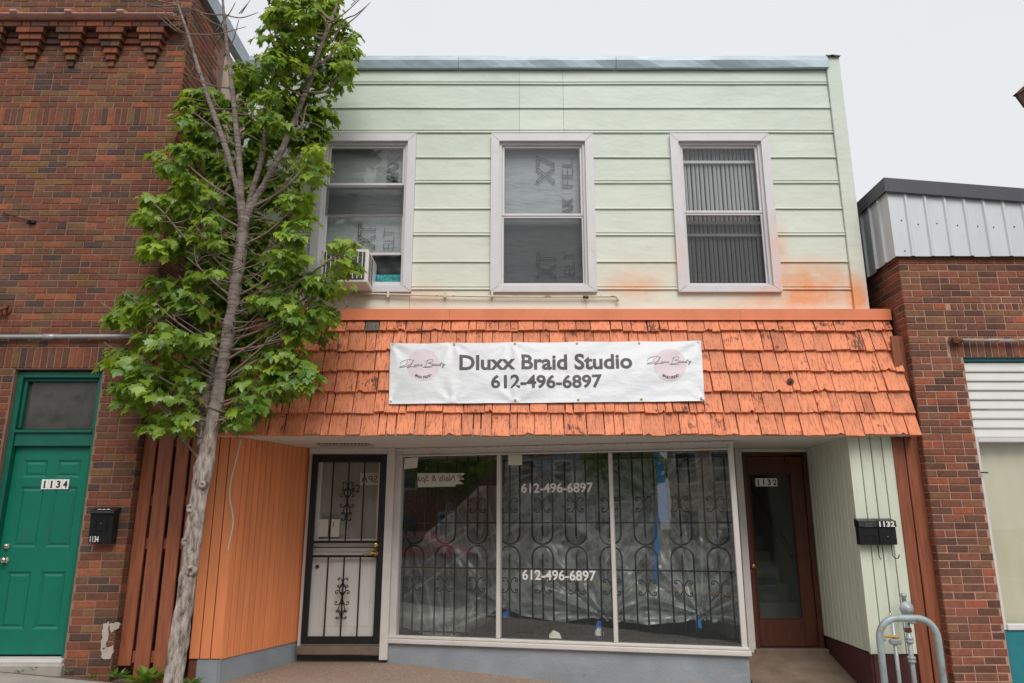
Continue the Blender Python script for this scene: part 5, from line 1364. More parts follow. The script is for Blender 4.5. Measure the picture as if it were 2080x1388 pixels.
# ------------------------------------------------------------------ mailboxes
def mailbox_left():
    Y1 = YL - .004; a, b = at(177, 1103, Y1 - .10), at(232, 1040, Y1 - .10)
    T = thing('mailbox', 'black mailbox with white number 1134 on the brick pier beside the green door', 'mailbox', ((a.x + b.x) / 2, Y1, a.z))
    x0, x1, z0, z1 = a.x, b.x, a.z, b.z
    V = [(x0, Y1 - .085, z0), (x1, Y1 - .085, z0), (x1, Y1, z0), (x0, Y1, z0), (x0, Y1 - .105, z1), (x1, Y1 - .105, z1), (x1, Y1, z1 + .02), (x0, Y1, z1 + .02)]
    MB().add(V, [(0, 3, 2, 1), (4, 5, 6, 7), (0, 1, 5, 4), (1, 2, 6, 5), (2, 3, 7, 6), (3, 0, 4, 7)]).build('box', M_BLACKBOX, T)
    V = [(x0 - .008, Y1 - .125, z1 - .012), (x1 + .008, Y1 - .125, z1 - .012), (x1 + .008, Y1 - .118, z1 + .006), (x0 - .008, Y1 - .118, z1 + .006), (x0 - .008, Y1 - .001, z1 + .045), (x1 + .008, Y1 - .001, z1 + .045), (x1 + .008, Y1 - .001, z1 + .02), (x0 - .008, Y1 - .001, z1 + .02)]
    MB().add(V, [(0, 1, 2, 3), (3, 2, 5, 4), (0, 3, 4, 7), (1, 6, 5, 2), (0, 7, 6, 1)]).build('lid', M_BLACKBOX, T)
    q = MB(); ring(q, lerp(x0, x1, .25), lerp(x0, x1, .75), lerp(z0, z1, .4), lerp(z0, z1, .82), .006, Y1 - .107, Y1 - .09); q.build('pressed_panel', M_BLACKBOX, T)
    MB().lathe([(.006, 0), (.006, .012)], (lerp(x0, x1, .5), Y1 - .097, lerp(z0, z1, .62)), 8, 'y').build('lock', M_CHROME, T)
    t = text_mb('1134', 1.0, .02); fit(t, (x1 - x0) * .38, (z1 - z0) * .19)
    xform(t, lambda p: Vector((p.x + lerp(x0, x1, .27), Y1 - .0905 - .02 * (lerp(.03, .23, .5 + p.z / t.h)), p.z + lerp(z0, z1, .12)))); t.build('digit', M_DIGITW, T)
    for k in range(3): MB().quad((lerp(x0, x1, .2 + .2 * k), Y1 - .085, z1 + .0205), (lerp(x0, x1, .34 + .2 * k), Y1 - .085, z1 + .0205), (lerp(x0, x1, .37 + .2 * k), Y1 - .07, z1 + .026), (lerp(x0, x1, .23 + .2 * k), Y1 - .07, z1 + .026)).build('scratch_mark', M_DIGITW, T)
mailbox_left()
def mailbox_right(px0, px1, label, number=None):
    Y1 = YR - .004; a, b = at(px0, 1107, Y1 - .1), at(px1, 1054, Y1 - .1); x0, x1, z0, z1 = a.x, b.x, a.z, b.z
    T = thing('mailbox', label, 'mailbox', ((x0 + x1) / 2, Y1, z0), 'pair of small black mailboxes')
    mb = MB(); mb.cbox(x0, x1, Y1 - .085, Y1, z0, z1 - .02, .006); mb.build('box', M_BLACKBOX, T)
    V = [(x0 - .003, Y1 - .10, z1 - .075), (x1 + .003, Y1 - .10, z1 - .075), (x1 + .003, Y1 - .09, z1 - .02), (x0 - .003, Y1 - .09, z1 - .02), (x0 - .003, Y1, z1 + .004), (x1 + .003, Y1, z1 + .004), (x1 + .003, Y1, z1 - .075), (x0 - .003, Y1, z1 - .075)]
    MB().add(V, [(0, 1, 2, 3), (3, 2, 5, 4), (0, 3, 4, 7), (1, 6, 5, 2), (0, 7, 6, 1)]).build('lid', M_BLACKBOX, T)
    xc = (x0 + x1) / 2
    if number:
        t = text_mb(number, 1.0, .03); fit(t, (x1 - x0) * .82, .05); move(t, xc, Y1 - .1035, z1 - .050); t.build('digit', M_DIGITW, T)
        MB().lathe([(.007, 0), (.007, .008)], (xc, Y1 - .086, z0 + .075), 8, 'y').build('lock', M_CHROME, T)
    else:
        for k in range(2): MB().box(xc - .045, xc + .03, Y1 - .1015, Y1 - .0995, z1 - .052 - .022 * k, z1 - .046 - .022 * k).build('slot_line', M_CHROME, T)
        q = MB(); ring(q, xc - .05, xc + .05, z0 + .03, z0 + .09, .006, Y1 - .092, Y1 - .08); q.build('pressed_panel', M_BLACKBOX, T)
    hx = lerp(x0, x1, .78)
    pts = [(hx, Y1 - .04, z0 + .01), (hx, Y1 - .04, z0 - .10), (hx + .012, Y1 - .055, z0 - .125), (hx + .03, Y1 - .075, z0 - .125), (hx + .042, Y1 - .09, z0 - .09)] if number else [(lerp(x0, x1, .95), Y1 - .04, z0 + .01), (lerp(x0, x1, .95), Y1 - .04, z0 - .11), (lerp(x0, x1, .96), Y1 - .06, z0 - .135)]
    MB().tube(pts, .0048, 6).build('paper_hook', M_BLACK, T, smooth=True)
mailbox_right(1750, 1785, 'left black mailbox without number on the mint boards'); mailbox_right(1787, 1819, 'right black mailbox with white number 1132 on the mint boards', '1132')

# ------------------------------------------------------------------ plank screens closing the gaps to the neighbours
def screen(label, loc, planks, Y, rails, zback):
    T = thing('plank_screen', label, 'fence', loc, 'plank screens between the buildings')
    for (x0, x1, z0, z1) in planks:
        mb = MB().cbox(x0, x1, Y - .03, Y, z0, z1, .004)
        x_m = (x0 + x1) / 2
        xform(mb, lambda p: p + Vector((.006 * mnoise.noise((x0 * 9, p.z * .8, 1)), .006 * mnoise.noise((x0 * 7, p.z, 4)), 0)))
        mb.build('plank', M_PLANK, T)
    for (x0, x1, z) in rails: MB().cbox(x0, x1, Y + .001, Y + .04, z - .05, z + .05, .003).build('rail', M_PLANK, T)
    return T
YP = 7.33
X = lambda px: xat(px, 880, YP)
screen('red brown plank screen of four boards left of the orange shopfront behind the trunk', (-3.3, YP, -1.4),
       [(-3.625, -3.505, zat(1352, YP), zat(700, YP)), (-3.475, -3.335, zat(1385, YP), zat(700, YP)), (-3.30, -3.175, -1.42, ZS - .02), (-3.145, -3.045, -1.42, ZS - .02)], YP,
       [(-3.62, -3.05, zat(py, YP)) for py in (897, 1018, 1105, 1335)], 0)
MB().box(-3.62, -3.05, YP + .55, YP + .6, -1.6, 2.0).build('gap_backing', M_BACKING, SB)
YP2 = 7.42
screen('red brown plank screen of two boards right of the mint boards beside brick', (3.92, YP2, -1.7),
       [(3.79, 3.905, -1.9, ZS - .005), (3.915, 4.05, -1.9, zat(684, YP2))], YP2, [(3.80, 4.04, zat(py, YP2)) for py in (950, 1200)], 0)

# ------------------------------------------------------------------ right brick building
YRB = 7.3; XRC = 4.045
RB = thing('brick_building', 'red brick building with pale ribbed metal parapet at the right edge', 'building', (5.2, 8.4, -1.9))
FRM, _ = frame(XRC, YRB, 7, YRB); wr_ = BrickWall(BR_R, BW_R, 'r')
FSR = Matrix(((0, 1, 0, XRC), (-1, 0, 0, YRB), (0, 0, 1, 0), (0, 0, 0, 1)))   # left side wall: local x runs towards the street
zpan = zat(519, YRB); ox = 4.575 - XRC; zo1 = zat(725, YRB)
z0 = zo1 - 52 * BRH; z = z0; i = 0
while z < zpan - .01:
    runs = [(0, 2.6)]
    if z < zo1 - .01: runs = [(0, ox)]
    if zo1 - .01 <= z < zo1 + 2.9 * BRH: runs = [(0, ox - .15)]
    if zo1 + 6.6 * BRH < z < zo1 + 7.4 * BRH: runs = [(0, ox - .1)]
    wr_.course(FRM, z, runs, [0, .5][i % 2], depthj=.0025, header=(i % 6 == 3))
    lim = -.75
    if z > .6: wr_.course(FSR @ Matrix.Translation((lim, 0, 0)), z, [(0, -lim)], [.5, 0][i % 2], depthj=.0025)
    elif z > -2: wr_.course(FSR @ Matrix.Translation((-.2, 0, 0)), z, [(0, .2)], [.5, 0][i % 2], depthj=.0025)
    z += BRH; i += 1
soldiers(wr_, FRM, ox - .15, 2.6, zo1, 3 * BRH)
soldiers(wr_, FRM, ox - .1, 2.6, zo1 + 7 * BRH - .0, BRH)
mb = MB(); wall_skin(mb, FRM, .006, ox, -2.2, zo1); wall_skin(mb, FRM, .006, 2.6, zo1, zpan + .02); wall_skin(mb, FSR @ Matrix.Translation((-.9, 0, 0)), 0, .845, -2.2, zpan + .02)
mb.build('mortar', M_MORT2, RB)
wr_.finish(RB)
MB().box(XRC + .1, 7, YRB + .35, YRB + 5, zo1, zpan + .6).build('building_core', M_BACKING, RB)
MB().box(XRC + .1, XRC + ox, YRB + .06, YRB + 5, -2.2, zo1).build('pier_core', M_MORT2, RB)
# ribbed panels and sloping flashing
tip0 = 3.44; tslope = (3.32 - 3.44) / 1.38
def topz(x): return tip0 + (x - XRC) * tslope
pw = xat(1905, 450, YRB - .05) - xat(1862, 450, YRB - .05)
x = XRC - .05; first = True; pw = .205
while x < 6.4:
    xa, xb_ = x, x + pw; y = YRB - .05; zb = zpan - .03 + rng.uniform(-.004, .004)
    q = [(xa, y), (xb_ - .045, y), (xb_ - .032, y - .017), (xb_ - .012, y - .017), (xb_ - .001, y)]
    V = [(px_, py_, zb) for px_, py_ in q] + [(px_, py_, topz(px_) + .02) for px_, py_ in q]
    MB().add(V, [(k, k + 1, k + 6, k + 5) for k in range(4)]).build('ribbed_panel', M_RIBMETAL, RB)
    x += pw
y = YRB - .05
while y < 9.2:
    ya, yb_ = y, y + pw; xx = XRC - .05; zb = zpan - .035 - (.02 if y > 7.6 else 0)
    q = [(xx, ya), (xx, yb_ - .045), (xx - .022, yb_ - .030), (xx - .022, yb_ - .012), (xx, yb_ - .001)]
    V = [(px_, py_, zb) for px_, py_ in q] + [(px_, py_, tip0 + .02) for px_, py_ in q]
    MB().add(V, [(k, k + 1, k + 6, k + 5) for k in range(4)]).build('ribbed_panel', M_RIBMETAL, RB)
    y += pw
mb = MB(); xx = XRC - .09; y0 = YRB - .095
for (za, zb, o_) in ((0, .155, 0),):
    V = [(xx, y0, tip0 - .0), (6.4, y0, topz(6.4)), (6.4, y0 - .004, topz(6.4) + .15), (xx, y0 - .004, tip0 + .155), (xx, 9.3, tip0), (xx, 9.3, tip0 + .155), (6.4, 9.3, topz(6.4) + .15)]
    mb.add(V, [(0, 1, 2, 3), (4, 0, 3, 5), (3, 2, 6, 5)])
mb.build('roof_flashing', M_FASCIA, RB)
for px, py in ((1831, 448), (1865, 456), (1903, 454), (1945, 458), (1986, 460), (2018, 462), (2060, 461), (1838, 510)):
    p = at(px, py, YRB - .05); MB().lathe([(.008, 0), (.008, .003), (.005, .008)], (p.x, YRB - .05, p.z), 6, 'y').build('screw', M_RUST, RB)
# window bay: teal head strip, white slats, window, teal panel
yw = YRB + .07
zsl0, zsl1 = zat(890, yw), zat(738, yw)
MB().cbox(XRC + ox, 6.6, yw - .03, yw + .05, zat(735, yw), zo1 + .0, .004).build('head_strip', M_TEAL, RB)
n = 8
for k in range(n):
    a = lerp(zsl0, zsl1, k / n); b = lerp(zsl0, zsl1, (k + 1) / n)
    mb = MB(); prof = [(yw, a + .002), (yw - .022, a + .002), (yw - .024, a + .012), (yw - .004, b), (yw, b)]; mb.sweepx(prof, XRC + ox + .002, 6.6); mb.build('slat', M_SLATW, RB)
RW = MB(); wz0, wz1 = zat(1280, yw), zsl0 - .004
RW.cbox(XRC + ox + .002, XRC + ox + .055, yw - .02, yw + .06, wz0, wz1); RW.cbox(XRC + ox + .056, 6.6, yw - .018, yw + .06, wz1 - .04, wz1); RW.cbox(XRC + ox + .056, 6.6, yw - .03, yw + .06, wz0, wz0 + .055)
RW = RW.build('window', M_VINYL, RB)
MB().box(XRC + ox + .05, 6.6, yw + .015, yw + .02, wz0 + .05, wz1 - .035).build('pane', glass_mat('side_window_glass', 1.5), RW)
o = wavy(XRC + ox + .03, 6.6, wz0 + .02, wz1, yw + .12, 40, 3, lambda x, z: .006 * math.sin(x * 40)).build('roller_blind', pm('beige_window_blind', (.62, .57, .43), .8, .06, 3, bump=.1), None, smooth=True); tag(o, 'beige blind drawn behind the window of the right brick building', 'blind')
MB().cbox(XRC + ox + .002, 6.6, yw - .01, yw + .08, -2.2, wz0 - .004, .006).build('base_panel', M_TEAL, RB)
p = at(1993, 961, yw - .03); MB().tube([(p.x - .03, yw - .02, p.z), (p.x, yw - .05, p.z + .004), (p.x + .05, yw - .055, p.z)], .008, 6).build('latch', M_BLACK, RB)
# conduit with rusty flange
zc_ = zat(691, YRB - .06); p = at(1942, 691, YRB - .06)
T = thing('wall_pipe', 'rusty grey pipe with flange on the right brick wall above the white slats', 'pipe', (p.x + .6, YRB - .05, zc_))
MB().tube([(p.x, YRB - .05, zc_), (6.5, YRB - .05, zc_ - .01)], .0185, 10).build('tube', pm('rusted_grey_pipe', (.46, .43, .38), .6, .2, 8, stretch=(1, 4, 4), dirt=((.25, .11, .05), 6, .5, .6, (1, 6, 6), .9), bump=.2), T, smooth=True)
mb = MB(); mb.lathe([(.048, 0), (.05, .012), (.03, .018), (.028, .05), (.034, .055), (.034, .07)], (p.x + .0, YRB - .003, zc_), 10, 'y'); mb.build('flange', M_RUST, T)
MB().tube([(p.x - .03, YRB - .05, zc_), (p.x + .06, YRB - .05, zc_)], .028, 10).build('elbow', M_RUST, T)

# ------------------------------------------------------------------ fittings on the left brick wall
zc_ = zat(683, YL - .05); xe = xat(322, 681, YL - .05)
T = thing('wall_conduit', 'grey metal conduit running above the green door to the building corner', 'conduit', (-4.6, YL - .05, zc_ - .03))
MB().tube([(-6.5, YL - .045, zc_ - .012), (xe - .10, YL - .045, zc_), (xe - .04, YL - .043, zc_ - .002), (xe + .0, YL - .02, zc_ - .006), (xe + .02, YL + .03, zc_ - .01), (xe + .022, YL + .2, zc_ - .01)], .021, 12).build('tube', M_PIPE, T, smooth=True)
x = xat(100, 683, YL - .05); MB().tube([(x - .06, YL - .045, zc_ - .006), (x + .06, YL - .045, zc_ - .006)], .026, 12).build('coupling', M_PIPE, T, smooth=True)
x = xat(269, 682, YL - .05); MB().cbox(x - .012, x + .012, YL - .07, YL - .004, zc_ - .045, zc_ + .04, .004).build('clip', M_PIPE, T)
p = at(6, 632, YL - .03); T = thing('iron_bracket', 'rusty iron bracket on the left edge of the brick wall', 'bracket', (p.x, YL, p.z))
mb = MB().lathe([(.05, 0), (.05, .012), (.025, .02)], (p.x + .02, YL, p.z + .02), 12, 'y'); mb.build('plate', M_RUST, T)
MB().tube([(p.x - .12, YL - .10, p.z + .02), (p.x - .02, YL - .06, p.z), (p.x + .03, YL - .04, p.z + .03), (p.x + .03, YL - .04, p.z + .07)], .022, 8).build('arm', M_RUST, T, smooth=True)
MB().tube([(p.x + .02, YL - .04, p.z + .02), (p.x + .04, YL - .05, p.z - .06)], .015, 8).build('hook', M_RUST, T, smooth=True)
p = at(62, 450, YL - .02); T = thing('cable_anchor', 'small dark cable anchor on the upper brick wall', 'anchor', (p.x, YL, p.z))
MB().cbox(p.x - .04, p.x + .05, YL - .03, YL - .001, p.z - .02, p.z + .012, .006).build('plate', M_BLACK, T); MB().tube([(p.x - .3, YL - .02, p.z + .09), (p.x - .03, YL - .025, p.z + .01)], .006, 6).build('wire', M_BLACK, T); MB().lathe([(.010, 0), (.01, .03)], (p.x, YL - .03, p.z - .005), 8, 'y').build('eye', M_BLACK, T)

# ------------------------------------------------------------------ hoop guard and gas riser in front of the mint boards
YH = 6.95
A, B = xat(1797, 1388, YH), xat(1917, 1388, YH); ztop = zat(1256, YH); zg = gz(4, YH) - .1
r0 = .17; T = thing('hoop_guard', 'grey blue bent pipe guard hoop in front of the mint boards', 'bollard', ((A + B) / 2, YH, zg + .1))
pts = [(A, YH, zg), (A, YH, ztop - r0)] + [(A + r0 - r0 * math.cos(a), YH, ztop - r0 + r0 * math.sin(a)) for a in [math.pi / 2 * k / 7 for k in range(1, 8)]] + \
      [(B - r0 + r0 * math.sin(a), YH, ztop - r0 + r0 * math.cos(a)) for a in [math.pi / 2 * k / 7 for k in range(0, 8)]] + [(B, YH, zg)]
MB().tube(pts, .030, 14).build('pipe', M_HOOP, T, smooth=True)
YG = 7.25; T = thing('gas_riser', 'grey gas riser pipes with regulator head and yellow valve behind the hoop', 'gas pipe', (xat(1848, 1300, YG), YG, -1.7))
xg = xat(1847, 1300, YG); zr_ = zat(1236, YG)
MB().tube([(xg, YG, -1.9), (xg, YG, zr_)], .022, 10).build('riser', M_PIPE, T, smooth=True)
mb = MB(); mb.lathe([(.03, -.02), (.062, -.012), (.066, 0), (.062, .012), (.04, .02), (.03, .045), (.012, .05)], (xg, YG - .02, zr_), 16, 'y'); mb.build('regulator', M_PIPE, T, smooth=True)
MB().lathe([(.02, 0), (.02, .05), (.028, .055), (.028, .075), (.012, .085)], (xg - .005, YG, zr_ + .05), 10).build('vent_cap', M_PIPE, T, smooth=True)
MB().lathe([(.012, 0), (.036, .01), (.034, .03), (.024, .045)], (xg + .02, YG - .05, zr_ - .13), 10).build('vent_cup', M_PIPE, T, smooth=True)
for zz in (1300, 1340): MB().lathe([(.026, -.03), (.036, -.025), (.036, -.005), (.028, 0), (.036, .005), (.036, .025), (.026, .03)], (xg, YG, zat(zz, YG)), 10).build('union', M_PIPE, T, smooth=True)
MB().lathe([(.024, -.02), (.032, -.015), (.032, .015), (.024, .02)], (xg, YG, zat(1280, YG)), 8).build('rust_collar', M_RUST, T)
xs2 = xat(1817, 1300, YG); zs2 = zat(1303, YG)
MB().tube([(xs2, YG, -1.9), (xs2, YG, zat(1262, YG))], .018, 10).build('riser', M_PIPE, T, smooth=True)
MB().cbox(xs2 - .05, xs2 + .05, YG - .035, YG + .02, zs2 - .025, zs2 + .02, .008).build('valve_body', M_PIPE, T); MB().cbox(xs2 - .13, xs2 - .09, YG - .03, YG + .02, zs2 + .0, zs2 + .07, .008).build('wall_clamp', M_PIPE, T)
MB().tube([(xs2 - .11, YG - .01, zs2 + .045), (xs2 + .04, YG - .02, zs2 + .04)], .012, 8).build('valve_lever', M_YELLOW, T); MB().lathe([(.01, 0), (.008, .05), (.014, .055), (.006, .07)], (xs2 - .01, YG, zat(1262, YG)), 8).build('nipple', M_BRASS, T)

# distant eave at the right edge
p = at(2078, 200, 14)
T = thing('roof_eave', 'dark eave corner of a far building at the upper right edge', 'eave', (p.x + 1.5, 14.5, p.z - 1))
mb = MB(); mb.prism([(p.x - .12, p.z + .08), (p.x + .02, p.z - .20), (p.x + 3, p.z - .2), (p.x + 3, p.z + .45), (p.x + .10, p.z + .24)], 14, 14.06); mb.build('eave_board', M_BACKING, T)
mb = MB(); mb.prism([(p.x - .16, p.z + .10), (p.x - .115, p.z + .085), (p.x + .11, p.z + .25), (p.x + 3, p.z + .46), (p.x + 3, p.z + .52), (p.x + .08, p.z + .31)], 13.97, 14.08); mb.build('gutter', M_RUST, T)
MB().box(p.x + .6, p.x + 3, 14.1, 14.5, -2.5, p.z - .2).build('wall', BR_R[0], T)
# ================================================================== the maple
YT_ = 6.6
TREE = thing('maple_tree', 'slender maple with grey bark and bright green leaves in front of the shop', 'tree', (xat(352, 1388, YT_), YT_, gz(-2.9, YT_)))
trng = random.Random(21)
def path(pts, Y=YT_, n=6, dy=None):
    # pts: px, py, diameter in px, depth offset
    P = [];
    for t in pts:
        y = Y + (t[3] if len(t) > 3 else 0); v = at(t[0], t[1], y); zc = pix(v)[2]; P.append((v, t[2] / 2 / FPX * zc))
    out, rr = [], []
    for i in range(len(P) - 1):
        a, b, c, d = [P[min(max(k, 0), len(P) - 1)] for k in (i - 1, i, i + 1, i + 2)]
        for k in range(n):
            t = k / n
            out.append(.5 * ((2 * b[0]) + (c[0] - a[0]) * t + (2 * a[0] - 5 * b[0] + 4 * c[0] - d[0]) * t * t + (3 * b[0] - a[0] - 3 * c[0] + d[0]) * t ** 3)); rr.append(lerp(b[1], c[1], t))
    out.append(P[-1][0]); rr.append(P[-1][1]); return out, rr
def barkdisp(k=1.0):
    def f(q, r, an):
        return r * k * (.30 * mnoise.noise((q.x * 16, q.y * 16, q.z * 4.5)) + .16 * mnoise.noise((q.x * 45, q.y * 45, q.z * 11)) - .10)
    return f
def limb(pts, name, n=6, sides=14, k=1.0, m=None):
    P, rr = path(pts, n=n); return MB().tube(P, rr, sides, disp=barkdisp(k)).build(name, m or M_BARK, TREE, smooth=True)
base_y = 1470
MAIN = [(348, 1470, 46), (352, 1400, 44), (359, 1340, 43), (368, 1270, 42), (378, 1200, 40), (387, 1130, 42), (394, 1080, 40), (403, 1020, 39), (410, 975, 41), (417, 930, 37), (427, 880, 35), (436, 830, 33), (448, 770, 31), (461, 700, 29), (470, 640, 28), (478, 590, 29), (486, 540, 29), (492, 490, 28), (497, 445, 26)]
MAIN = [(a, b, c * (.9 if b < 900 else .96)) for a, b, c in MAIN]
limb(MAIN, 'trunk', 10, 18, 1.0)
LIMBS = [
    [(497, 450, 20), (510, 420, 16, .03), (540, 370, 15, .06), (570, 310, 14, .08), (600, 240, 12, .1), (628, 170, 10, .12), (650, 100, 8, .15), (672, 45, 7, .18), (692, -10, 5, .2)],
    [(494, 460, 20), (489, 400, 16, -.02), (487, 340, 14, -.03), (480, 260, 12, -.04), (472, 180, 11, -.04), (462, 100, 8, -.05), (455, 30, 6, -.05), (450, -30, 4, -.05)],
    [(490, 430, 14, 0), (478, 370, 12, -.05), (455, 290, 12, -.08), (430, 220, 10, -.1), (405, 145, 8, -.12), (382, 70, 6, -.14), (362, 10, 4, -.15), (355, -20, 3, -.15)],
    [(500, 440, 16, 0), (512, 390, 13, .10), (530, 330, 12, .14), (540, 260, 9, .18), (548, 190, 7, .2), (560, 120, 5, .22)],
    [(413, 905, 26, .02), (414, 860, 24, .05), (421, 800, 20, .10), (430, 760, 17, .14), (432, 715, 12, .16)]]
for l in LIMBS: limb(l, 'limb', 6, 10, .7)
CL = [(600, 35, 70, 45), (560, 90, 50, 50), (665, 45, 50, 50), (640, 125, 55, 60), (690, 150, 28, 35), (500, 150, 45, 45), (435, 205, 65, 45), (395, 230, 38, 40), (540, 215, 70, 60), (620, 225, 62, 70),
      (360, 315, 50, 32), (440, 300, 75, 50), (560, 320, 75, 60), (630, 330, 38, 50), (330, 430, 45, 40), (415, 400, 75, 55), (545, 420, 80, 60), (600, 420, 40, 40), (335, 500, 45, 40), (425, 490, 75, 55),
      (545, 500, 75, 50), (585, 540, 55, 40), (690, 515, 42, 36), (655, 575, 55, 32), (285, 620, 50, 32), (380, 580, 75, 50), (520, 590, 85, 45), (600, 625, 75, 36), (248, 645, 22, 22), (340, 680, 60, 34),
      (560, 680, 85, 42), (640, 650, 55, 36), (255, 725, 40, 26), (345, 750, 70, 36), (560, 745, 90, 42), (300, 800, 55, 34), (390, 800, 50, 40), (515, 800, 60, 36), (585, 765, 50, 30), (340, 855, 50, 26), (465, 845, 34, 24), (275, 765, 40, 26), (470, 690, 40, 40), (480, 760, 40, 36), (470, 560, 70, 50), (480, 620, 80, 45), (450, 690, 80, 40), (430, 760, 80, 36), (500, 470, 60, 40), (430, 825, 60, 26), (480, 360, 60, 50), (500, 260, 60, 50), (560, 30, 42, 40), (620, -5, 75, 34), (690, 90, 40, 40), (560, 150, 60, 45)]
def trunk_x(py):
    pts = sorted([(p[1], p[0]) for p in MAIN] + [(150, 470), (0, 455), (-30, 450)]); return interp(py, pts)
# side branches reach from the stem to each leafy clump
tw = MB()
def yfor(px): 
    return 6.45 if px < 300 else 6.6
branch_parts = []
for (cx_, cy_, rx, ry) in CL:
    sy = min(max(cy_ + 45 + abs(cx_ - trunk_x(cy_)) * .42, 200), 935); sx = trunk_x(sy)
    if cy_ < 300 and cx_ > 540: sx, sy = interp(cy_ + 50, [(0, 690), (100, 650), (240, 600), (370, 540), (450, 500)]), min(cy_ + 50, 450)
    dyo = trng.uniform(-.35, .25) * min(1, abs(cx_ - sx) / 120)
    mx, my = lerp(sx, cx_, .55) + trng.uniform(-8, 8), lerp(sy, cy_, .45) + trng.uniform(-6, 10)
    if abs(cx_ - trunk_x(cy_)) > 75: limb([(sx, sy + trng.uniform(-18, 12), trng.uniform(4.5, 7), 0), (mx, my, 5, dyo * .5), (cx_, cy_, 3, dyo), (cx_ + (cx_ - mx) * .5, cy_ + (cy_ - my) * .4, 1.6, dyo)], 'branch', 4, 6, .25, M_TWIG)
    for k in range(5):
        t = trng.uniform(.3, 1); ax_, ay_ = lerp(mx, cx_, t), lerp(my, cy_, t)
        ex, ey = ax_ + trng.uniform(-1, 1) * rx * .9, ay_ + trng.uniform(-1.0, .7) * ry * .8
        P, rr = path([(ax_, ay_, 2.6, dyo), (lerp(ax_, ex, .5) + trng.uniform(-6, 6), lerp(ay_, ey, .5) + trng.uniform(-6, 6), 2.0, dyo), (ex, ey, 1.2, dyo + trng.uniform(-.15, .15))], n=3)
        tw.tube(P, rr, 5)
# bare twigs in view
for _ in range(34):
    py = trng.uniform(20, 860); px = trunk_x(py) + trng.uniform(-25, 25); 
    if py < 430: l = trng.choice(LIMBS[:3]); q = trng.choice(l[2:]); px, py = q[0], q[1]
    s = trng.choice((-1, 1)); L = trng.uniform(60, 130); a = trng.uniform(.25, 1.0)
    e1 = (px + s * L * .5 * math.cos(a), py - L * .5 * math.sin(a) + 16); e2 = (px + s * L * math.cos(a * .7), py - L * math.sin(a * .9) + trng.uniform(-5, 15))
    dy = trng.uniform(-.35, -.05)
    P, rr = path([(px, py, 3.4, -.02), (e1[0], e1[1], 2.4, dy * .6), (e2[0], e2[1], 1.2, dy)], n=4); tw.tube(P, rr, 5)
    for k in range(2):
        t = trng.uniform(.4, .9); bx_, by_ = lerp(px, e2[0], t), lerp(py, e2[1], t)
        P, rr = path([(bx_, by_, 2.2, dy * t), (bx_ + trng.uniform(-22, 22), by_ - trng.uniform(4, 28), 1.2, dy)], n=2); tw.tube(P, rr, 4)
for pts in ([(478, 690, 7), (550, 662, 5, -.1), (630, 612, 3.5, -.2), (668, 575, 2.5, -.25), (692, 540, 1.5, -.28)], [(470, 712, 6), (545, 700, 4.5, -.12), (620, 672, 3.2, -.2), (668, 640, 2.2, -.25), (706, 624, 1.4, -.28)],
            [(487, 600, 6), (530, 575, 4, -.1), (560, 548, 3, -.15), (576, 516, 1.5, -.2)], [(560, 660, 4, -.1), (590, 620, 3, -.2), (600, 585, 1.5, -.25)], [(490, 640, 5, 0), (560, 612, 3.5, -.12), (610, 570, 2.4, -.2), (650, 560, 1.4, -.25)],
            [(455, 720, 7), (410, 690, 5, -.1), (360, 655, 3.5, -.2), (330, 630, 2, -.25)], [(478, 610, 6), (430, 570, 4, -.1), (400, 535, 3, -.18), (395, 500, 1.6, -.2)], [(432, 838, 8), (385, 800, 5.5, -.1), (330, 770, 4, -.2), (290, 745, 2, -.3)],
            [(436, 860, 6), (390, 845, 4.5, -.1), (340, 815, 3.2, -.2), (285, 800, 1.6, -.25)], [(482, 560, 6), (440, 530, 4, -.12), (405, 470, 2.6, -.2), (390, 450, 1.4, -.22)]):
    P, rr = path(pts, n=5); tw.tube(P, rr, 6)
    for k in range(4):
        q = trng.choice(pts[1:]); dy = q[3] if len(q) > 3 else 0; P, rr = path([(q[0], q[1], 2.4, dy), (q[0] + trng.uniform(-18, 18), q[1] - trng.uniform(6, 18), 1.8, dy - .02), (q[0] + trng.uniform(-32, 32), q[1] - trng.uniform(14, 36), 1.1, dy - .04)], n=3); tw.tube(P, rr, 4)
tag(tw.build('twig', M_TWIG, TREE, smooth=True), kind='stuff')
for (x0, y0, x1, y1) in ((700, 40, 745, 12), (690, 60, 752, 5), (455, 60, 395, 15), (372, 40, 320, 15), (385, 75, 335, 35), (455, 40, 478, 5), (470, 90, 485, 40)):
    P, rr = path([(x0 - 15, y0 + 25, 4, 0), (x0, y0, 3, -.05), (lerp(x0, x1, .5), lerp(y0, y1, .5) + 4, 2.4, -.08), (x1, y1, 1.4, -.1)], n=4); MB().tube(P, rr, 5).build('branch', M_TWIG, TREE, smooth=True)
# knots on the trunk
for px, py, r_ in ((437, 1132 + 0, .028), (0, 0, 0)):
    pass
for px, py, r_ in ((386, 1033, 7), (376, 1101, 7), (386, 1160, 8), (410, 985, 6)):
    v = at(px, py, YT_ - .075); rr = r_ / FPX * 6.5
    mb = MB().lathe([(rr * 1.7, -.035), (rr * 1.15, .002), (rr * .8, .008), (rr * .5, -.001), (rr * .25, -.012)], (v.x, v.y, v.z), 10, 'y'); mb.build('knot', M_BARK, TREE, smooth=True)

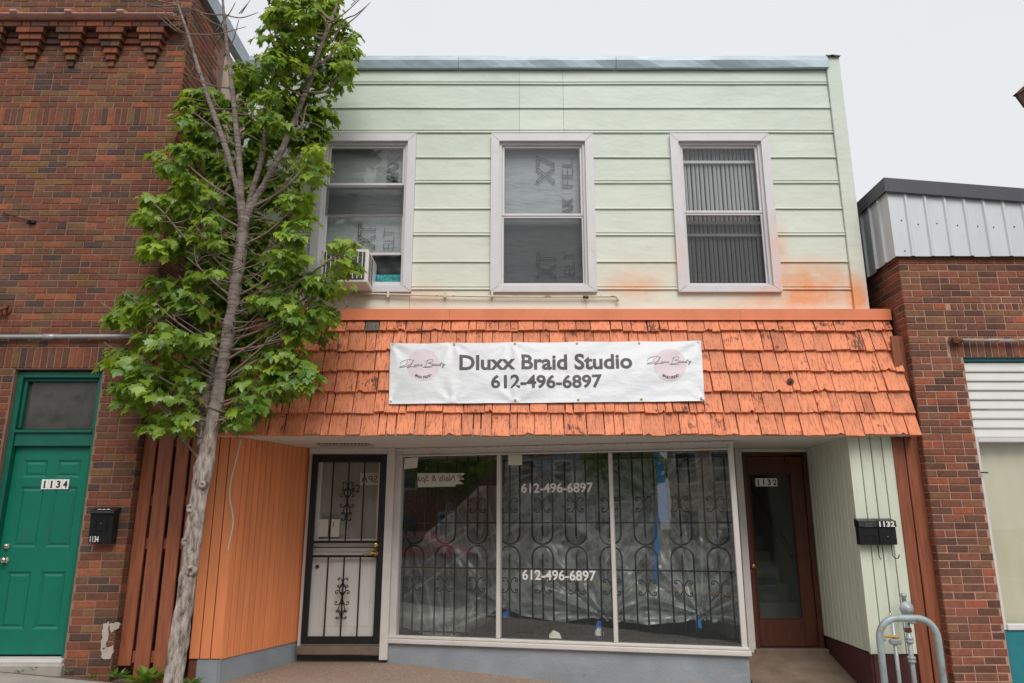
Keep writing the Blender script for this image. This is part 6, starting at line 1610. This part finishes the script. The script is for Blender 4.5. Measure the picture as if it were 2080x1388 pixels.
# leaves
HALF = [(0, .02), (.20, -.09), (.27, .05), (.53, .08), (.40, .20), (.66, .40), (.44, .42), (.43, .62), (.24, .55), (.17, .74), (0, 1.0)]
def leaf_mb(bend, fold, seed):
    r = random.Random(seed); V = [(0, 0, .33)]; ring_ = []
    for s in (1, -1):
        for (x, z) in (HALF if s == 1 else HALF[::-1][1:-1]):
            X_, Z_ = x * s * r.uniform(.93, 1.07), z * r.uniform(.96, 1.04)
            y = fold * abs(X_) + bend * (Z_ - .3) ** 2 + r.uniform(-.03, .03)
            V.append((X_, y, Z_))
    n = len(V) - 1
    F = [(0, 1 + i, 1 + (i + 1) % n) for i in range(n)]
    F = [f[::-1] for f in F]
    V.append((0, .03, -.55)); V.append((.025, 0, .03)); V.append((-.025, 0, .03)); k = len(V); F.append((k - 3, k - 2, k - 1))
    return V, F
LV = [leaf_mb(b, f, i) for i, (b, f) in enumerate(((.5, -.25), (.3, .22), (.7, -.1), (.15, -.35), (.45, .1)))]
def limbd(px, py):
    d = 1e9
    for l in LIMBS[:3]:
        for a, b in zip(l, l[1:]):
            t = max(0, min(1, ((px - a[0]) * (b[0] - a[0]) + (py - a[1]) * (b[1] - a[1])) / ((b[0] - a[0]) ** 2 + (b[1] - a[1]) ** 2)))
            d = min(d, math.hypot(px - lerp(a[0], b[0], t), py - lerp(a[1], b[1], t)))
    return d
leaves = []
for (cx_, cy_, rx, ry) in CL:
    # leaves hang in sprays: each spray is a drooping umbrella of leaves at a twig end
    nsp = int(rx * ry / 225) + 5
    dcl = trng.uniform(-.25, .2)
    for _ in range(nsp):
        while True:
            u, v = trng.uniform(-1, 1), trng.uniform(-1, 1)
            if u * u + v * v < 1: break
        sx, sy = cx_ + u * max(rx - 16, 12), cy_ + v * max(ry - 6, 10)
        tx = trunk_x(sy); near = (abs(sx - tx) < 40 and sy > 430) or (trng.random() < .95 and limbd(sx, sy) < 44)
        Y0 = YT_ + (lerp(.22, .5, trng.random()) if near else lerp(-.40, .45, trng.random()) + dcl * .5)
        c0 = at(sx, sy, min(Y0, 6.98)); out0 = 1 if sx > tx else -1
        st = min(1, max(0, .45 - v * .22 + trng.gauss(0, .17)))  # tone painted lighter towards each clump's top, as overhead light would leave it
        for k in range(trng.randrange(10, 18)):
            an = trng.uniform(0, 2 * math.pi); rr = trng.uniform(.02, .125)
            d = Vector((math.cos(an), math.sin(an) * .8, 0))
            p = c0 + d * rr + Vector((out0 * .03, 0, -rr * rr * 3.2 + trng.uniform(-.03, .03)))
            if near: p.y = max(p.y, YT_ + .14)
            p.y = min(p.y, 7.08)
            size = trng.uniform(.055, .118) * (1.0 if trng.random() < .8 else .65)
            tip = (d * trng.uniform(.35, .9) + Vector((out0 * .25, -.1, -trng.uniform(.4, 1.2)))).normalized()
            nrm = Vector((d.x * .6 + trng.uniform(-.35, .35), d.y * .6 - .25 + trng.uniform(-.35, .35), trng.uniform(.45, 1.2)))
            ax = tip.cross(nrm)
            if ax.length < .05: continue
            ax.normalize(); nn = ax.cross(tip); Mx = Matrix.Identity(4)
            for i in range(3): Mx[i][0] = ax[i] * size; Mx[i][1] = -nn[i] * size; Mx[i][2] = tip[i] * size; Mx[i][3] = p[i]
            leaves.append((Mx, size, p, trng.randrange(len(LV)), min(1, max(0, st + trng.gauss(0, .17)))))
# keep the front-most 300 as pieces of their own
def tone(): return min(1, max(0, trng.gauss(.42, .26)))
order = sorted(leaves, key=lambda t: -(t[1] / (t[2].y - 4.5)))
LM = []
for k in range(len(LV)):
    for j in range(3):
        me = MB().add(*LV[k]).mesh('leaf', M_LEAF, True); a = me.attributes.new('tone', 'FLOAT', 'POINT'); a.data.foreach_set('value', [(.2, .5, .85)[j]] * len(me.vertices)); LM.append(me)
for (Mx, size, p, k, t) in order[:300]: inst(LM[k * 3 + (0 if t < .35 else 1 if t < .68 else 2)], 'leaf', TREE, Mx)
mb = MB(); tones = []
for (Mx, size, p, k, t) in order[300:]:
    V, F = LV[k]; mb.add([Mx @ Vector(q) for q in V], F); tones += [t] * len(V)
lo = mb.build('foliage', M_LEAF, TREE, smooth=True); a = lo.data.attributes.new('tone', 'FLOAT', 'POINT'); a.data.foreach_set('value', tones); tag(lo, kind='stuff')

# weeds along the foot of the walls
def weed(px, py, Y, size, label, n=14, lf='narrow', seed=0):
    p = at(px, py, Y); r = random.Random(seed); p.z = max(p.z, gz(p.x, Y) - .02) if False else p.z
    mb = MB(); tn = []
    for i in range(n):
        a = r.uniform(0, 2 * math.pi); up = r.uniform(.35, 1.1); L = size * r.uniform(.5, 1.0); w = L * (.16 if lf == 'narrow' else .42)
        d = Vector((math.cos(a), math.sin(a) * .6, up)).normalized(); s_ = d.cross(Vector((0, 0, 1))).normalized() * w / 2
        b = p + Vector((r.uniform(-.02, .02), r.uniform(-.02, .02), 0)) + (d * L * .35 if lf != 'narrow' else Vector((0, 0, 0)))
        e = b + d * L + Vector((0, 0, -L * .25)); m_ = b.lerp(e, .45) + Vector((0, 0, L * .12))
        mb.add([b, m_ - s_, e, m_ + s_], [(0, 1, 2), (0, 2, 3)]); tn += [r.uniform(.2, .9)] * 4
        if lf != 'narrow': mb.tube([p, b], .0025, 4); tn += [.3] * 8
    o = mb.build('weed', M_WEED, None); at_ = o.data.attributes.new('tone', 'FLOAT', 'POINT'); at_.data.foreach_set('value', tn)
    tag(o, label, 'weed', 'weeds along the foot of the walls')
weed(70, 1362, 7.14, .09, 'small weed tuft left of the door step crack', 12, seed=1); weed(38, 1366, 7.13, .06, 'tiny weed sprig at the far left of the door step', 9, seed=2)
weed(142, 1366, 7.14, .07, 'small weed below the right end of the green door step', 10, seed=3)
weed(183, 1378, 7.1, .10, 'low grassy weed at the foot of the brick pier', 16, seed=4); weed(236, 1376, 7.12, .14, 'upright weed between the brick pier and planks', 18, seed=5)
weed(298, 1392, 7.15, .20, 'broad leaved weed at the foot of the plank screen', 22, 'broad', 6); weed(320, 1385, 7.2, .14, 'broad leaved weed beside the left of the trunk', 14, 'broad', 7); weed(388, 1392, 7.2, .15, 'bright tuft of weeds right of the trunk by the grey base', 26, seed=8)

# ================================================================== across the street, seen in the glass
M_CLAP = pm('grey_clapboard', (.34, .35, .36), .7, .08, 2, kind='World', bump=.05); M_ROOFD = pm('dark_roof_shingle', (.06, .055, .055), .9, .2, 6); M_WINDK = pm('dark_window_glass', (.02, .022, .025), .1, .1, 4, bump=0)
M_TAN = pm('tan_stucco', (.42, .34, .24), .8, .1, 2); M_REDB = pm('far_red_brick', (.22, .09, .06), .85, .15, 4)
zst = -1.75
def house(x0, x1, y, h, m, label, gable=True, cols=3, rows=2, slats=True):
    T = thing('house', label, 'house', ((x0 + x1) / 2, y - 3, zst), 'houses across the street')
    MB().box(x0, x1, y - 7, y, zst, zst + h).build('wall', m, T)
    if slats:
        mb = MB()
        for i in range(int(h / .16)): mb.sweepx([(y + .002, zst + i * .16), (y + .022, zst + i * .16), (y + .004, zst + i * .16 + .155), (y + .002, zst + i * .16 + .155)][::-1], x0, x1)
        tag(mb.build('clapboard', m, T), kind='stuff')
    xc = (x0 + x1) / 2
    mb = MB()
    if gable: mb.prism([(x0 - .3, zst + h), (x1 + .3, zst + h), (xc, zst + h + (x1 - x0) * .42)], y - 7.2, y + .2)
    else: mb.box(x0 - .15, x1 + .15, y - 7.1, y + .2, zst + h + .001, zst + h + .35)
    mb.build('roof', M_ROOFD if not gable else m, T)
    for c in range(cols):
        for r_ in range(rows):
            cx_ = lerp(x0, x1, (c + .5) / cols); cz = zst + 1.75 + r_ * 2.7
            if r_ == 0 and c == cols // 2:
                d = MB(); d.box(cx_ - .5, cx_ + .5, y + .03, y + .07, zst + .2, zst + 2.3); d.build('door', M_WINDK, T); continue
            w = MB(); ring(w, cx_ - .55, cx_ + .55, cz - .75, cz + .75, .1, y + .025, y + .09); w = w.build('window', M_SLATW, T); MB().box(cx_ - .45, cx_ + .45, y + .03, y + .05, cz - .65, cz + .65).build('pane', M_WINDK, w); MB().box(cx_ - .45, cx_ + .45, y + .051, y + .08, cz - .03, cz + .03).build('sash_bar', M_SLATW, w)
house(-24, -16.5, -20, 5.6, M_REDB, 'red brick house across the street, left in the window reflection', False, 3, 2, False)
house(-14.5, -8.0, -21, 5.8, M_CLAP, 'grey clapboard gabled house across the street')
house(-5.5, 1.5, -20.5, 5.6, M_TAN, 'tan flat roofed house across the street', False, 4, 2, False)
house(4.0, 11.0, -21, 5.8, M_CLAP, 'grey clapboard house farther right across the street', True, 3, 2)
house(13.0, 21.0, -20, 6.4, M_REDB, 'red brick flat roofed house at the far right across the street', False, 4, 2, False)
house(-36, -27, -20, 6.4, M_TAN, 'tan flat roofed house at the far left across the street', False, 4, 2, False)
pf = thing('picket_fence', 'white picket fence in front of the grey clapboard house', 'fence', (-11, -17.0, zst))
me = MB().prism([(-.04, 0), (.04, 0), (.04, .85), (0, .93), (-.04, .85)], -.012, .012).mesh('picket', M_SLATW)
for i in range(44): inst(me, 'picket', pf, Matrix.Translation((-15 + i * .17, -17, zst + .05)))
for z in (.3, .72): MB().box(-15.1, -7.6, -17.05, -17.015, zst + z, zst + z + .07).build('rail', M_SLATW, pf)
def far_tree(x, y, h, r_, label, seed):
    T = thing('shade_tree', label, 'tree', (x, y, zst), 'shade trees across the street'); q = random.Random(seed)
    MB().tube([(x, y, zst), (x + .1, y, zst + h * .3), (x - .1, y, zst + h * .6)], [.22, .18, .1], 8).build('trunk', M_BARK, T, smooth=True)
    mb = MB(); tn = []
    for i in range(1700):
        a = q.uniform(0, 6.28); b = math.acos(q.uniform(-1, 1)); rr = r_ * q.uniform(.45, 1) * (1 + .25 * mnoise.noise((a, b * 2, seed)))
        c = Vector((x + rr * math.cos(a) * math.sin(b), y + rr * math.sin(a) * math.sin(b), zst + h * .68 + rr * math.cos(b) * .85)); s_ = q.uniform(.14, .3)
        u = Vector((q.uniform(-1, 1), q.uniform(-1, 1), q.uniform(-1, 1))).normalized(); v = u.orthogonal().normalized()
        mb.add([c - u * s_, c + v * s_ * .6, c + u * s_, c - v * s_ * .6], [(0, 1, 2, 3)]); tn += [q.uniform(.1, .7)] * 4
    o = mb.build('crown', M_LEAF, T); a_ = o.data.attributes.new('tone', 'FLOAT', 'POINT'); a_.data.foreach_set('value', tn)
far_tree(-15.6, -16.5, 7.5, 2.4, 'shade tree beside the grey clapboard house across the street', 3); far_tree(-6.8, -17.5, 6.5, 2.0, 'shade tree between the clapboard and tan houses', 4); far_tree(2.8, -17, 7.5, 2.3, 'shade tree across the street right of the tan house', 5); far_tree(12, -17, 8, 2.6, 'shade tree across the street near the right brick house', 6); far_tree(-26, -17, 8, 2.6, 'shade tree across the street near the far left house', 7)
def car(x, y, label, paint, L, hgt, suv):
    T = thing('parked_car', label, 'car', (x, y, zst), 'cars parked across the street'); W = 1.8
    belt = hgt * (.58 if suv else .60)
    prof = [(-L / 2, .35), (-L / 2 + .05, belt * .85), (-L / 2 + .15, belt), (-L * .28, belt + .04), (L * .30, belt + .02), (L / 2 - .25, belt * .92), (L / 2, belt * .72), (L / 2 - .02, .32)]
    top = [(-L / 2 + (.12 if suv else .75), belt + .005), (-L / 2 + (.35 if suv else 1.25), hgt - .04), (-L * .1, hgt), (L * .10, hgt - .03), (L * .27, belt + .025)]
    mb = MB(); mb.prism([(x + a, zst + b) for a, b in prof][::-1], y - W / 2, y + W / 2); body = mb.build('body', paint, T)
    mb = MB(); mb.prism([(x + a, zst + b) for a, b in top][::-1], y - W / 2 + .12, y + W / 2 - .12); mb.build('cabin', paint, T)
    gl = [(-L / 2 + (.3 if suv else .95), belt + .06), (-L / 2 + (.45 if suv else 1.3), hgt - .13), (-L * .1, hgt - .1), (L * .085, hgt - .13), (L * .22, belt + .06)]
    MB().prism([(x + a, zst + b) for a, b in gl][::-1], y - W / 2 + .10, y + W / 2 - .10).build('side_window', M_WINDK, T)
    for a in (-L * .31, L * .31):
        for s_ in (-1, 1):
            mb = MB().lathe([(.34, 0), (.34, .2)], (x + a, y + s_ * (W / 2 - .0) - (.0 if s_ > 0 else -.2), zst + .34), 18, 'y'); w = mb.build('wheel', M_BLACK, T, smooth=False)
            MB().lathe([(.21, 0), (.2, .01)], (x + a, y + s_ * (W / 2) + (.012 if s_ > 0 else -.002), zst + .34), 14, 'y').build('rim', M_CHROME, w)
    for s_ in (-1, 1): MB().cbox(x + L / 2 - .12, x + L / 2 + .0, y + s_ * .62 - .2, y + s_ * .62 + .2, zst + belt * .72, zst + belt * .88, .03).build('headlight', M_SLATW, T)
P_SIL = pm('champagne_car_paint', (.42, .40, .36), .3, .03, 3, metal=.3, bump=0); P_RED = pm('red_car_paint', (.30, .012, .02), .28, .03, 3, bump=0)
car(-7.2, -11.9, 'champagne people carrier parked across the street', P_SIL, 4.9, 1.85, True); car(-14.2, -11.9, 'red saloon car parked across the street', P_RED, 4.6, 1.45, False); car(-.8, -11.9, 'champagne saloon car parked across the street on the right', P_SIL, 4.6, 1.5, False)
